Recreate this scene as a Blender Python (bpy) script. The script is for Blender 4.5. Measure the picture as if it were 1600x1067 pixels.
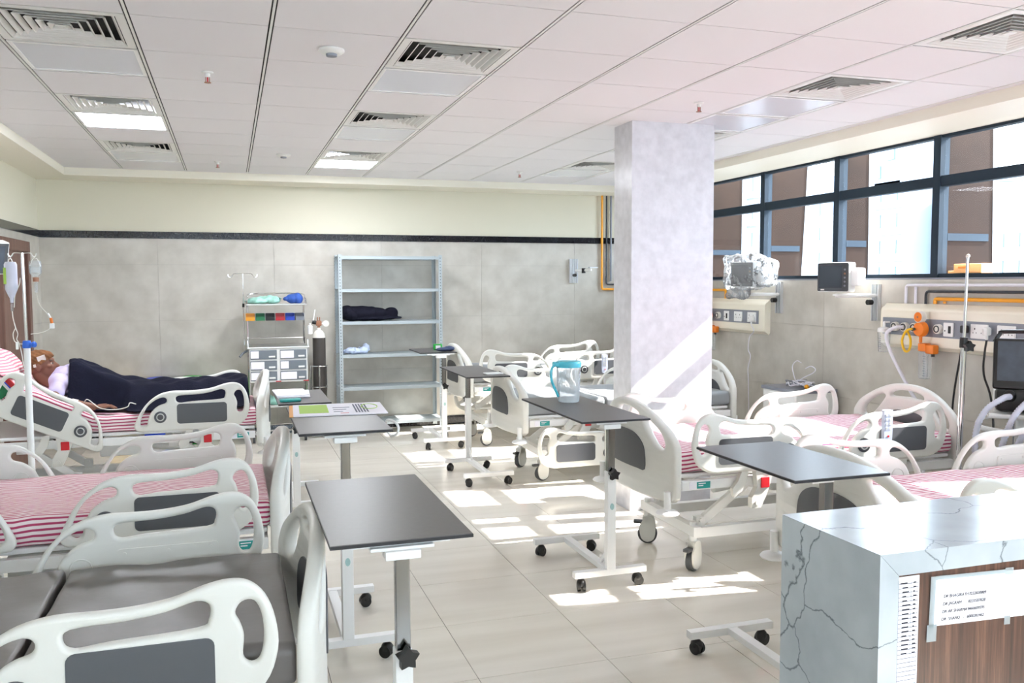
import bpy, bmesh, math, random
from math import sin, cos, pi, radians, atan2, sqrt
from mathutils import Vector, Matrix

random.seed(7)
SC = bpy.context.scene
for o in list(bpy.data.objects):
    bpy.data.objects.remove(o, do_unlink=True)
COL = SC.collection

# ------------------------------------------------------------------ camera, sky, sun, exposure
FPX, YAW, PITCH, ROLL, CAMZ = 1356.2, .3141, -.0671, -.0035, 1.68
fwd = Vector((sin(YAW)*cos(PITCH), cos(YAW)*cos(PITCH), sin(PITCH)))
rgt = Vector((cos(YAW), -sin(YAW), 0))
upv = rgt.cross(fwd)
rr, uu = rgt*cos(ROLL)+upv*sin(ROLL), -rgt*sin(ROLL)+upv*cos(ROLL)
cd = bpy.data.cameras.new('camera')
cd.sensor_width = 36
cd.lens = FPX/1600*36
cd.clip_start, cd.clip_end = .05, 600
cam = bpy.data.objects.new('camera', cd)
COL.objects.link(cam)
m3 = Matrix((rr, uu, -fwd)).transposed()
cam.matrix_world = Matrix.Translation((0, 0, CAMZ)) @ m3.to_4x4()
SC.camera = cam

W = bpy.data.worlds.new('sky')
SC.world = W
W.use_nodes = True
bg = W.node_tree.nodes['Background']
bg.inputs[0].default_value = (.70, .85, 1, 1)
bg.inputs[1].default_value = 3.0

sd = bpy.data.lights.new('sun', 'SUN')
sd.energy, sd.angle, sd.color = 6, radians(.55), (1, .96, .92)
sun = bpy.data.objects.new('sun', sd)
COL.objects.link(sun)
sdir = Vector((-1, .13, -.788)).normalized()
sun.rotation_euler = sdir.to_track_quat('-Z', 'Y').to_euler()
sun.location = (12, 4, 12)

PANEL_GLOW = 10.0
SC.view_settings.view_transform = 'Standard'
SC.view_settings.look = 'None'
SC.view_settings.gamma = 1
SC.view_settings.use_curve_mapping = False
SC.view_settings.exposure = 2.42

# ------------------------------------------------------------------ materials
def lin(c):
    if isinstance(c, str):
        c = [int(c[i:i+2], 16)/255 for i in (0, 2, 4)]
    return tuple(x/12.92 if x <= .04045 else ((x+.055)/1.055)**2.4 for x in c)+(1,)

def mat(name, c, rough=.5, metal=0, emit=0, ecol=None, spec=.5, noise=0, nscale=20, bump=0, bscale=200, trans=0, alpha=1):
    m = bpy.data.materials.new(name)
    m.use_nodes = True
    nt = m.node_tree
    b = nt.nodes['Principled BSDF']
    col = lin(c)
    b.inputs['Base Color'].default_value = col
    b.inputs['Roughness'].default_value = rough
    b.inputs['Metallic'].default_value = metal
    b.inputs['Specular IOR Level'].default_value = spec
    if trans:
        b.inputs['Transmission Weight'].default_value = trans
    b.inputs['Alpha'].default_value = alpha
    if emit:
        b.inputs['Emission Color'].default_value = lin(ecol or c)
        b.inputs['Emission Strength'].default_value = emit
    if noise or bump:
        tc = nt.nodes.new('ShaderNodeTexCoord')
    if noise:
        n = nt.nodes.new('ShaderNodeTexNoise')
        n.inputs['Scale'].default_value = nscale
        n.inputs['Detail'].default_value = 5
        nt.links.new(tc.outputs['Object'], n.inputs['Vector'])
        r = nt.nodes.new('ShaderNodeValToRGB')
        r.color_ramp.elements[0].position, r.color_ramp.elements[1].position = .3, .7
        r.color_ramp.elements[0].color = tuple(x*(1-noise) for x in col[:3])+(1,)
        r.color_ramp.elements[1].color = tuple(min(1, x*(1+noise)) for x in col[:3])+(1,)
        nt.links.new(n.outputs['Fac'], r.inputs['Fac'])
        nt.links.new(r.outputs['Color'], b.inputs['Base Color'])
    if bump:
        n2 = nt.nodes.new('ShaderNodeTexNoise')
        n2.inputs['Scale'].default_value = bscale
        bp = nt.nodes.new('ShaderNodeBump')
        bp.inputs['Strength'].default_value = bump
        bp.inputs['Distance'].default_value = .01
        nt.links.new(tc.outputs['Object'], n2.inputs['Vector'])
        nt.links.new(n2.outputs['Fac'], bp.inputs['Height'])
        nt.links.new(bp.outputs['Normal'], b.inputs['Normal'])
    return m

def ramp(nt, fac, stops):
    r = nt.nodes.new('ShaderNodeValToRGB')
    el = r.color_ramp.elements
    while len(el) < len(stops):
        el.new(.5)
    for e, (p, c) in zip(el, stops):
        e.position, e.color = p, lin(c)
    nt.links.new(fac, r.inputs['Fac'])
    return r.outputs['Color']

def stone_mat(name, base, dark, rough, sc, veins=None, vscale=2.2, world=True, aniso=(1, 1, 1), vw=.012):
    """mottled stone: noise mottling plus optional thin veins"""
    m = mat(name, base, rough)
    nt = m.node_tree
    b = nt.nodes['Principled BSDF']
    if world:
        src = nt.nodes.new('ShaderNodeNewGeometry').outputs['Position']
    else:
        src = nt.nodes.new('ShaderNodeTexCoord').outputs['Object']
    mp = nt.nodes.new('ShaderNodeMapping')
    mp.inputs['Scale'].default_value = aniso
    nt.links.new(src, mp.inputs['Vector'])
    n = nt.nodes.new('ShaderNodeTexNoise')
    n.inputs['Scale'].default_value, n.inputs['Detail'].default_value = sc, 8
    nt.links.new(mp.outputs[0], n.inputs['Vector'])
    col = ramp(nt, n.outputs['Fac'], [(.3, dark), (.68, base)])
    if veins:
        nd = nt.nodes.new('ShaderNodeTexNoise')
        nd.inputs['Scale'].default_value, nd.inputs['Detail'].default_value = vscale*1.4, 6
        nt.links.new(mp.outputs[0], nd.inputs['Vector'])
        mx = nt.nodes.new('ShaderNodeMix')
        mx.data_type = 'VECTOR'
        mx.inputs['Factor'].default_value = .13
        nt.links.new(mp.outputs[0], mx.inputs[4])
        nt.links.new(nd.outputs['Color'], mx.inputs[5])
        v = nt.nodes.new('ShaderNodeTexVoronoi')
        v.feature = 'DISTANCE_TO_EDGE'
        v.inputs['Scale'].default_value = vscale
        nt.links.new(mx.outputs[1], v.inputs['Vector'])
        n3 = nt.nodes.new('ShaderNodeTexNoise')
        n3.inputs['Scale'].default_value = 2.5
        nt.links.new(mp.outputs[0], n3.inputs['Vector'])
        ml = nt.nodes.new('ShaderNodeMath')
        ml.operation = 'MULTIPLY'
        nt.links.new(n3.outputs['Fac'], ml.inputs[0])
        ml.inputs[1].default_value = vw*2
        dv = nt.nodes.new('ShaderNodeMath')
        dv.operation = 'DIVIDE'
        nt.links.new(v.outputs['Distance'], dv.inputs[0])
        nt.links.new(ml.outputs[0], dv.inputs[1])
        mc = nt.nodes.new('ShaderNodeMix')
        mc.data_type = 'RGBA'
        cl = nt.nodes.new('ShaderNodeClamp')
        nt.links.new(dv.outputs[0], cl.inputs[0])
        nt.links.new(cl.outputs[0], mc.inputs['Factor'])
        mc.inputs[6].default_value = lin(veins)
        nt.links.new(col, mc.inputs[7])
        col = mc.outputs[2]
    nt.links.new(col, b.inputs['Base Color'])
    return m

def stripe_mat(name, c1, c2, period, duty, rough=.8):
    """cloth stripes along the bed: V coordinate of the mesh is metres round the mattress"""
    m = mat(name, c1, rough, spec=.2)
    nt = m.node_tree
    b = nt.nodes['Principled BSDF']
    uv = nt.nodes.new('ShaderNodeUVMap')
    sp = nt.nodes.new('ShaderNodeSeparateXYZ')
    nt.links.new(uv.outputs[0], sp.inputs[0])
    n = nt.nodes.new('ShaderNodeTexNoise')
    n.inputs['Scale'].default_value = 5
    nt.links.new(uv.outputs[0], n.inputs['Vector'])
    a = nt.nodes.new('ShaderNodeMath')
    a.operation = 'MULTIPLY_ADD'
    a.inputs[1].default_value = .02
    nt.links.new(n.outputs['Fac'], a.inputs[0])
    nt.links.new(sp.outputs['Y'], a.inputs[2])
    d = nt.nodes.new('ShaderNodeMath')
    d.operation = 'DIVIDE'
    d.inputs[1].default_value = period
    nt.links.new(a.outputs[0], d.inputs[0])
    f = nt.nodes.new('ShaderNodeMath')
    f.operation = 'FRACT'
    nt.links.new(d.outputs[0], f.inputs[0])
    col = ramp(nt, f.outputs[0], [(0, c2), (duty-.05, c2), (duty, c1), (.95, c1), (1, c2)])
    nt.links.new(col, b.inputs['Base Color'])
    return m

def wood_mat(name, c1, c2, c3, sc, rough=.35):
    m = mat(name, c1, rough)
    nt = m.node_tree
    b = nt.nodes['Principled BSDF']
    src = nt.nodes.new('ShaderNodeNewGeometry').outputs['Position']
    mp = nt.nodes.new('ShaderNodeMapping')
    mp.inputs['Scale'].default_value = (sc, sc, sc*.03)
    nt.links.new(src, mp.inputs['Vector'])
    n = nt.nodes.new('ShaderNodeTexNoise')
    n.inputs['Scale'].default_value, n.inputs['Detail'].default_value = 1, 6
    n.inputs['Roughness'].default_value = .7
    nt.links.new(mp.outputs[0], n.inputs['Vector'])
    nt.links.new(ramp(nt, n.outputs['Fac'], [(.3, c1), (.5, c2), (.68, c3)]), b.inputs['Base Color'])
    return m

def glass_mat(name, tint=(1, 1, 1), refl=.08, rough=.02, body=0):
    m = bpy.data.materials.new(name)
    m.use_nodes = True
    nt = m.node_tree
    nt.nodes.clear()
    out = nt.nodes.new('ShaderNodeOutputMaterial')
    t = nt.nodes.new('ShaderNodeBsdfTransparent')
    t.inputs[0].default_value = tuple(tint)+(1,)
    g = nt.nodes.new('ShaderNodeBsdfGlossy')
    g.inputs['Roughness'].default_value = rough
    fr = nt.nodes.new('ShaderNodeLayerWeight')
    fr.inputs['Blend'].default_value = refl
    mx = nt.nodes.new('ShaderNodeMixShader')
    nt.links.new(fr.outputs['Fresnel'], mx.inputs[0])
    nt.links.new(t.outputs[0], mx.inputs[1])
    nt.links.new(g.outputs[0], mx.inputs[2])
    last = mx
    if body:
        d = nt.nodes.new('ShaderNodeBsdfDiffuse')
        d.inputs[0].default_value = (.85, .88, .9, 1)
        m2 = nt.nodes.new('ShaderNodeMixShader')
        m2.inputs[0].default_value = body
        nt.links.new(mx.outputs[0], m2.inputs[1])
        nt.links.new(d.outputs[0], m2.inputs[2])
        last = m2
    nt.links.new(last.outputs[0], out.inputs[0])
    return m

M = dict(
    abs=mat('ivory_plastic', 'E0DFD8', .38),
    inset=mat('charcoal_inset', '54565A', .45),
    knobring=mat('pale_ring', 'C9CBC8', .4),
    white=mat('white_paint', 'F0F0EE', .35),
    chrome=mat('chrome', 'D8D8D8', .12, 1),
    postchrome=mat('dull_chrome', '8C8A88', .16, 1),
    steel=mat('brushed_steel', 'CFCFCB', .28, 1),
    alu=mat('aluminium', 'DCDEE0', .35, .8),
    black=mat('black_plastic', '141414', .4),
    rubber=mat('grey_rubber', '4C4E50', .6),
    darkgrey=mat('dark_grey_metal', '3A3D40', .5),
    top=mat('charcoal_laminate', '5A5757', .34, spec=.6, noise=.05, nscale=60),
    edge=mat('black_edge', '232326', .5),
    red=mat('red_plastic', 'C8202A', .35),
    badge=mat('pale_badge', 'A5C6C4', .5),
    teal=mat('teal_print', '2E9E97', .5),
    vinyl=mat('grey_vinyl', '6E6966', .42, noise=.04, nscale=6, bump=.15, bscale=14),
    greyvin=mat('light_grey_vinyl', '8D9092', .5, bump=.1, bscale=14),
    stripe=stripe_mat('striped_sheet', 'F3E6E6', 'B8486C', .024, .42),
    stripe2=stripe_mat('striped_pillow', 'F3E4E4', 'E08A98', .024, .5),
    navy=mat('navy_blanket', '191A28', .85, spec=.1, noise=.15, nscale=9, bump=.3, bscale=60),
    tile=mat('ceiling_tile', 'E4E2E4', .7, bump=.05, bscale=300),
    panel_off=mat('unlit_diffuser', 'DCDFE6', .25),
    panel_on=mat('lit_diffuser', 'FFFFFF', .5, emit=PANEL_GLOW, ecol='F4F7FF'),
    grille=mat('white_grille', 'E6E6E2', .4),
    void=mat('duct_and_gap_shade', '2A2B2A', .8),  # duct colour, reused as painted shade in the ceiling gaps
    gyp=mat('cream_gypsum', 'EDE8D8', .6),
    cream=mat('cream_paint', 'D9D4C0', .6),
    granite=mat('black_granite', '1E1E22', .12, noise=.2, nscale=80),
    walltile=stone_mat('wall_tile', 'C9C4BA', 'B4AEA3', .35, 4.5),
    grout=mat('grout', 'A9A49B', .8),
    floor=stone_mat('floor_tile', 'E8E2D6', 'DCD5C8', .09, 1.6, aniso=(.5, 4, 1)),
    fgrout=mat('floor_grout', '6D655C', .8),
    column=stone_mat('column_marble', 'DCDCE1', 'CDCDD2', .25, 16.0),
    marble=stone_mat('counter_marble', 'C6CDD2', 'A7AFB5', .18, 4.0, veins='6A7278', vscale=4.4, vw=.010),
    walnut=wood_mat('walnut_laminate', '33221C', '54382C', '7A5643', 60),
    doorwood=wood_mat('door_laminate', '5A3E34', '6E4E42', '7C5B4D', 30, .45),
    frame=mat('blue_grey_frame', '2C3843', .6, spec=.15),
    fin=mat('brown_cladding', '2C1E16', .6, spec=.1, noise=.12, nscale=5),
    glass=glass_mat('window_glass'),
    clear=glass_mat('clear_plastic', (.97, .98, .99), .12, .05, .16),
    film=glass_mat('polythene_film', (.96, .97, .98), .30, .2, .22),
    jugbody=glass_mat('jug_plastic', (.98, .99, 1), .1, .06, .28),
    tape=glass_mat('tape', (.8, .86, .88), .1, .15, .3),
    water=glass_mat('water', (.95, .97, .98), .1, .02, .12),
    bldg=mat('pale_building', '92969C', .8),
    bldg2=mat('pale_blue_building', '808893', .8),
    bwin=mat('far_window', '5E6A7A', .5),
    ground=mat('far_ground', '6B6862', .9),
    orange=mat('orange_plastic', 'EE7F1A', .4),
    orange_l=mat('pale_orange', 'F5B574', .5),
    amber=mat('amber_pipe', 'F2A51E', .35),
    yellow=mat('yellow_tube', 'F2C21A', .4),
    blackpipe=mat('black_pipe', '2B2F36', .4),
    whitepipe=mat('white_pipe', 'E6E4EC', .4),
    ivory=mat('ivory_panel', 'F1EAD8', .4),
    strip=mat('grey_strip', '878B94', .4),
    screen=mat('dark_screen', '23282C', .12),
    screen2=mat('blue_grey_screen', '434B55', .15, noise=.15, nscale=14),
    paper=mat('paper', 'F1EFF6', .8),
    lav=mat('lavender_shirt', 'C9BEDD', .85, spec=.1, noise=.08, nscale=18),
    skin=mat('brown_skin', '7A4E3A', .5, noise=.07, nscale=25),
    wrap=mat('brown_head_cloth', '80583C', .9, spec=.1, noise=.35, nscale=22),
    gauze=mat('white_gauze', 'E9E0D6', .9),
    beard=mat('grey_beard', '4B3D36', .8),
    sclera=mat('eye_white', 'B8A698', .4),
    lip=mat('lip', '6E3E36', .5),
    rack=mat('grey_steel_rack', 'AEB7BA', .4, .2),
    rackhole=mat('rack_hole', '555C60', .7),
    cloth_dark=mat('dark_cloth', '1B1B26', .9, spec=.1, bump=.3, bscale=40),
    cloth_blue=mat('pale_blue_cloth', 'C6D2EA', .9, spec=.1),
    bluebag=mat('blue_bag', '2C55A8', .6, noise=.2, nscale=30),
    mint=mat('mint_wrap', '9FD3C4', .35, noise=.2, nscale=14),
    green=mat('green_plastic', '1E7B4A', .4),
    bgreen=mat('bright_green', '22A83A', .45),
    blue=mat('blue_plastic', '2447C0', .4),
    collar=mat('blue_collar', '2B6BD8', .4),
    cyl=mat('black_cylinder', '3F3A36', .35),
    cylw=mat('white_shoulder', 'E3DFD6', .4),
    jug=mat('turquoise_lid', '55C4D8', .3),
    drawer=mat('drawer_grey', '6E757C', .4),
    cartwhite=mat('cart_white', 'E9E9E6', .3),
    tube=mat('clear_tube', 'E4E2DA', .3),
    hose=mat('corrugated_hose', 'D2D3E2', .35),
    remote=mat('remote_grey', 'BFC6DA', .45),
    ink=mat('ink', '5A6070', .8),
    blackink=mat('black_ink', '2C2C38', .8),
    copper=mat('bronze_bulb', '9A6A50', .4),
    limey=mat('lime_print', 'A9CC5C', .7),
    tan=mat('tan_strip', 'C28A4A', .6),
    pouch=mat('navy_pouch', '33405F', .6),
)

# ------------------------------------------------------------------ mesh helpers
class MB:
    def __init__(s):
        s.bm = bmesh.new()

    def box(s, c, d, rot=None, bev=0):
        mt = Matrix.Translation(c)
        if rot is not None:
            mt = mt @ (rot if isinstance(rot, Matrix) else Matrix.Rotation(rot, 4, 'Z'))
        mt = mt @ Matrix.Diagonal((d[0], d[1], d[2], 1))
        r = bmesh.ops.create_cube(s.bm, size=1, matrix=mt)
        if bev:
            ed = list({e for v in r['verts'] for e in v.link_edges})
            bmesh.ops.bevel(s.bm, geom=ed, offset=bev, segments=2, affect='EDGES', profile=.5)
        return s

    def b2(s, x0, x1, y0, y1, z0, z1, bev=0):
        return s.box(((x0+x1)/2, (y0+y1)/2, (z0+z1)/2), (abs(x1-x0), abs(y1-y0), abs(z1-z0)), None, bev)

    def cyl(s, p0, p1, r, r2=None, seg=16, cap=True):
        p0, p1 = Vector(p0), Vector(p1)
        d = p1-p0
        q = d.to_track_quat('Z', 'Y').to_matrix().to_4x4()
        mt = Matrix.Translation((p0+p1)/2) @ q
        bmesh.ops.create_cone(s.bm, cap_ends=cap, segments=seg, radius1=r, radius2=r if r2 is None else r2, depth=d.length, matrix=mt)
        return s

    def ball(s, c, r, seg=16, rot=None):
        if not hasattr(r, '__len__'):
            r = (r, r, r)
        mt = Matrix.Translation(c)
        if rot is not None:
            mt = mt @ rot
        mt = mt @ Matrix.Diagonal((r[0], r[1], r[2], 1))
        bmesh.ops.create_uvsphere(s.bm, u_segments=seg, v_segments=max(6, seg//2+2), radius=1, matrix=mt)
        return s

    def tube(s, pts, r, seg=8, smooth=6, closed=False):
        pts = [Vector(p) for p in pts]
        if smooth and len(pts) > 2:
            pts = crom(pts, smooth, closed)
        n = len(pts)
        rings = []
        nrm = None
        for i, p in enumerate(pts):
            a = pts[i-1] if (i or closed) else p
            b = pts[(i+1) % n] if (i < n-1 or closed) else p
            t = (b-a).normalized()
            if nrm is None:
                nrm = t.orthogonal().normalized()
            nrm = (nrm-t*nrm.dot(t))
            nrm = nrm.normalized() if nrm.length > 1e-6 else t.orthogonal().normalized()
            bn = t.cross(nrm)
            rad = r(i/(n-1)) if callable(r) else r
            rings.append([s.bm.verts.new(p+(nrm*cos(2*pi*k/seg)+bn*sin(2*pi*k/seg))*rad) for k in range(seg)])
        for i in range(n if closed else n-1):
            A, B = rings[i], rings[(i+1) % n]
            for k in range(seg):
                s.bm.faces.new((A[k], A[(k+1) % seg], B[(k+1) % seg], B[k]))
        if not closed:
            s.bm.faces.new(rings[0][::-1])
            s.bm.faces.new(rings[-1])
        return s

    def lathe(s, prof, c=(0, 0, 0), seg=20, sx=1, sy=1, mt=None):
        """prof: list of (r, z)"""
        rings = []
        for r, z in prof:
            ring = []
            for k in range(seg):
                p = Vector((c[0]+r*cos(2*pi*k/seg)*sx, c[1]+r*sin(2*pi*k/seg)*sy, c[2]+z))
                if mt is not None:
                    p = mt @ p
                ring.append(s.bm.verts.new(p))
            rings.append(ring)
        for A, B in zip(rings, rings[1:]):
            for k in range(seg):
                s.bm.faces.new((A[k], A[(k+1) % seg], B[(k+1) % seg], B[k]))
        s.bm.faces.new(rings[0][::-1])
        s.bm.faces.new(rings[-1])
        return s

    def prism(s, poly, axis, a, b):
        """poly of 2D points extruded along axis from a to b"""
        def P(u, v, w):
            return {'x': (w, u, v), 'y': (u, w, v), 'z': (u, v, w)}[axis]
        A = [s.bm.verts.new(P(u, v, a)) for u, v in poly]
        B = [s.bm.verts.new(P(u, v, b)) for u, v in poly]
        n = len(poly)
        for k in range(n):
            s.bm.faces.new((A[k], A[(k+1) % n], B[(k+1) % n], B[k]))
        s.bm.faces.new(A[::-1])
        s.bm.faces.new(B)
        return s

    def quad(s, *pts):
        s.bm.faces.new([s.bm.verts.new(p) for p in pts])
        return s

    def mesh(s, name, m=None, smooth=True, ang=35, mt=None):
        if mt is not None:
            s.bm.transform(mt)
        bmesh.ops.recalc_face_normals(s.bm, faces=s.bm.faces)
        me = bpy.data.meshes.new(name)
        s.bm.to_mesh(me)
        s.bm.free()
        fin_mesh(me, m, smooth, ang)
        return me

    def obj(s, name, m, parent=None, loc=(0, 0, 0), rot=(0, 0, 0), smooth=True, ang=35):
        return inst(name, s.mesh(name, m, smooth, ang), parent, loc, rot)


def fin_mesh(me, m=None, smooth=True, ang=35):
    if m is not None:
        me.materials.clear()
        me.materials.append(m)
    if smooth:
        me.polygons.foreach_set('use_smooth', [True]*len(me.polygons))
        me.set_sharp_from_angle(angle=radians(ang))
        n = len(me.polygons)
        if 6 < n < 4000:          # big flat faces next to small bevels: weight the normals by area
            ar = sorted(p.area for p in me.polygons)
            if ar[-1] > 25*ar[n//2]:
                weight_normals(me, cos(radians(ang)))

def weight_normals(me, ca):
    adj = [[] for _ in me.vertices]
    P = [(p.normal.copy(), p.area) for p in me.polygons]
    for p in me.polygons:
        for v in p.vertices:
            adj[v].append(p.index)
    out = [(0, 0, 0)]*len(me.loops)
    for p in me.polygons:
        nf = P[p.index][0]
        for li, v in zip(p.loop_indices, p.vertices):
            t = Vector((0, 0, 0))
            for q in adj[v]:
                nq, aq = P[q]
                if nq.dot(nf) > ca:
                    t += nq*aq
            out[li] = t.normalized() if t.length > 1e-12 else nf
    me.normals_split_custom_set(out)

def crom(pts, k=6, closed=False):
    out = []
    n = len(pts)
    for i in range(n if closed else n-1):
        p1, p2 = pts[i], pts[(i+1) % n]
        p0 = pts[i-1] if (i or closed) else p1*2-p2
        p3 = pts[(i+2) % n] if (i+2 < n or closed) else p2*2-p1
        for j in range(k):
            t = j/k
            out.append(.5*((2*p1)+(p2-p0)*t+(2*p0-5*p1+4*p2-p3)*t*t+(3*p1-p0-3*p2+p3)*t**3))
    if not closed:
        out.append(pts[-1])
    return out

def inst(name, me, parent=None, loc=(0, 0, 0), rot=(0, 0, 0)):
    o = bpy.data.objects.new(name, me)
    o.location, o.rotation_euler = loc, rot
    COL.objects.link(o)
    if parent is not None:
        o.parent = parent
    return o

def tag(o, label, cat, group=None, kind=None):
    o['label'], o['category'] = label, cat
    if group:
        o['group'] = group
    if kind:
        o['kind'] = kind
    return o

def thing(name, label, cat, loc=(0, 0, 0), rz=0, group=None):
    o = inst(name, None, None, loc, (0, 0, rz))
    return tag(o, label, cat, group)

def struct(o, label=None, cat=None):
    o['kind'] = 'structure'
    if label:
        o['label'], o['category'] = label, cat
    return o

def c2(pts, k=5, closed=True):
    return [(p.x, p.y) for p in crom([Vector((a, b, 0)) for a, b in pts], k, closed)]

def offs(poly, d):
    """move a closed polygon inwards by d (outwards when negative)"""
    n = len(poly)
    ar = sum(poly[i][0]*poly[(i+1) % n][1]-poly[(i+1) % n][0]*poly[i][1] for i in range(n))
    sg = 1 if ar > 0 else -1
    out = []
    for i in range(n):
        a, b = Vector(poly[i-1]), Vector(poly[(i+1) % n])
        t = (b-a).normalized()
        out.append((poly[i][0]-t.y*d*sg, poly[i][1]+t.x*d*sg))
    return out

def plate(name, outline, holes, half, bev, m, res=2):
    """rounded plate in the XZ plane, thickness along y, from closed 2D polygons"""
    cu = bpy.data.curves.new(name, 'CURVE')
    cu.dimensions, cu.fill_mode = '2D', 'BOTH'
    cu.extrude, cu.bevel_depth, cu.bevel_resolution = half, bev, res
    for poly, sg in [(outline, 1)]+[(h, -1) for h in holes]:
        poly = offs(poly, bev*sg)
        sp = cu.splines.new('POLY')
        sp.points.add(len(poly)-1)
        for p, q in zip(sp.points, poly):
            p.co = (q[0], q[1], 0, 1)
        sp.use_cyclic_u = True
    t = bpy.data.objects.new('tmp', cu)
    COL.objects.link(t)
    dg = bpy.context.evaluated_depsgraph_get()
    dg.update()
    me = bpy.data.meshes.new_from_object(t.evaluated_get(dg))
    bpy.data.objects.remove(t, do_unlink=True)
    bpy.data.curves.remove(cu)
    me.name = name
    bm = bmesh.new()
    bm.from_mesh(me)
    bmesh.ops.remove_doubles(bm, verts=bm.verts, dist=1e-5)
    bm.transform(Matrix.Rotation(pi/2, 4, 'X'))
    bm.to_mesh(me)
    bm.free()
    fin_mesh(me, m, True, 40)
    return me

def remap(me, fn, cuts=None):
    bm = bmesh.new()
    bm.from_mesh(me)
    for co, no in (cuts or []):
        bmesh.ops.bisect_plane(bm, geom=bm.verts[:]+bm.edges[:]+bm.faces[:], plane_co=co, plane_no=no)
    for v in bm.verts:
        v.co = fn(v.co)
    bmesh.ops.recalc_face_normals(bm, faces=bm.faces)
    bm.to_mesh(me)
    bm.free()
    fin_mesh(me, None, True, 40)
    return me

def rrect(x0, x1, y0, y1, r, k=4):
    out = []
    for cx, cy, a in ((x1-r, y1-r, 0), (x0+r, y1-r, 90), (x0+r, y0+r, 180), (x1-r, y0+r, 270)):
        for i in range(k+1):
            t = radians(a+90*i/k)
            out.append((cx+r*cos(t), cy+r*sin(t)))
    return out

def text_mesh(name, s, size, m, shear=0):
    cu = bpy.data.curves.new(name, 'FONT')
    cu.body, cu.size, cu.shear = s, size, shear
    cu.extrude = .0004
    t = bpy.data.objects.new('tmp', cu)
    COL.objects.link(t)
    dg = bpy.context.evaluated_depsgraph_get()
    dg.update()
    me = bpy.data.meshes.new_from_object(t.evaluated_get(dg))
    bpy.data.objects.remove(t, do_unlink=True)
    fin_mesh(me, m, False)
    return me

# ------------------------------------------------------------------ room shell
XL, XR, YB, YF, ZC, ZB, SILL = -1.86, 5.0, 10.05, -3.6, 2.8375, 2.762, 1.71
GX = lambda k: -.3925+.6*k
GY = lambda j: 3.5322+.6*j

fl = struct(MB().b2(XL-.2, XR+.25, YF, YB+.2, -.15, -.004).obj('floor', M['fgrout'], smooth=False))
me_ft = MB().b2(-.2985, .2985, -.2985, .2985, -.012, 0).mesh('floor_tile', M['floor'], False)
for i in range(-5, 8):
    for j in range(-4, 11):
        x0, x1 = max(.97+.6*i+.0015, XL), min(.97+.6*(i+1)-.0015, XR)
        y0, y1 = 4.06+.6*j+.0015, min(4.06+.6*(j+1)-.0015, YB)
        if x1-x0 < .02 or y1-y0 < .02:
            continue
        if x1-x0 > .59 and y1-y0 > .59:
            inst('floor_tile', me_ft, fl, ((x0+x1)/2, (y0+y1)/2, 0))
        else:
            MB().b2(x0, x1, y0, y1, -.012, 0).obj('floor_tile', M['floor'], fl, smooth=False)
MB().b2(XL, XR, YF, 4.06-2.4-.0015, -.012, 0).obj('floor_slab', M['floor'], fl, smooth=False)

# ceiling: dark void above, lay-in tiles, runners, gypsum bulkheads
ce = struct(MB().b2(XL-.2, XR+.12, YF, YB+.2, ZC+.09, ZC+.2).obj('ceiling', M['void'], smooth=False))
SPECIAL = {}
for c, j in [(-1, 1), (-1, 4), (-1, 7), (2, 1), (2, 4), (2, 7), (6, -1), (6, 1), (6, 4), (6, 7)]:
    SPECIAL[(c, j)] = 'grille'
for c, j in [(-1, 2), (-1, 8), (2, 2), (2, 5), (6, 2), (6, 3), (6, 5), (6, 8)]:
    SPECIAL[(c, j)] = 'off'
for c, j in [(-1, 5), (2, 8)]:
    SPECIAL[(c, j)] = 'on'
GG, GC = .0125, .0032      # half gaps beside runners and between tiles
me_ct = MB().b2(-.3+GG, .3-GG, -.3+GC, .3-GC, 0, .014).mesh('ceiling_tile', M['tile'], False)
for k in range(-2, 8):
    for j in range(-3, 10):
        if (k, j) in SPECIAL:
            continue
        if k == -2:
            MB().b2(-1.5225, GX(-1)-GG, GY(j)+GC, GY(j+1)-GC, ZC, ZC+.014).obj('ceiling_tile', M['tile'], ce, smooth=False)
        else:
            inst('ceiling_tile', me_ct, ce, (GX(k)+.3, GY(j)+.3, ZC))
for k in range(-1, 9):
    MB().b2(GX(k)-.0055, GX(k)+.0055, GY(-3), 9.595, ZC-.001, ZC+.03).obj('ceiling_runner', M['grille'], ce, smooth=False)
    MB().b2(GX(k)-.0125, GX(k)+.0125, GY(-3), 9.595, ZC+.005, ZC+.012).obj('runner_shade_strip', M['void'], ce, smooth=False)  # dark strip painting the shade in the gaps beside the runner
for j in range(-3, 11):
    MB().b2(-1.5225, GX(8), GY(j)-.0032, GY(j)+.0032, ZC+.004, ZC+.0115).obj('cross_shade_strip', M['void'], ce, smooth=False)  # dark strip standing in for shade between tile rows
MB().b2(GX(8)+.008, 4.47, GY(-3), 9.595, ZC, ZC+.02).obj('ceiling_border', M['tile'], ce, smooth=False)
MB().b2(-1.5225, 4.47, GY(10)+.003, 9.595, ZC, ZC+.02).obj('ceiling_border', M['tile'], ce, smooth=False)
MB().b2(-1.5225, 4.47, YF, GY(-3)-.003, ZC, ZC+.05).obj('ceiling_border', M['tile'], ce, smooth=False)
struct(MB().b2(XL, -1.5225, YF, YB, ZB, ZC+.09).obj('trim_1', M['gyp'], smooth=False))
struct(MB().b2(-1.5225, 4.47, 9.595, YB, ZB, ZC+.09).obj('trim_2', M['gyp'], smooth=False))
struct(MB().b2(4.47, XR+.12, YF, YB, ZB, ZC+.09).obj('trim_3', M['gyp'], smooth=False))

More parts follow.
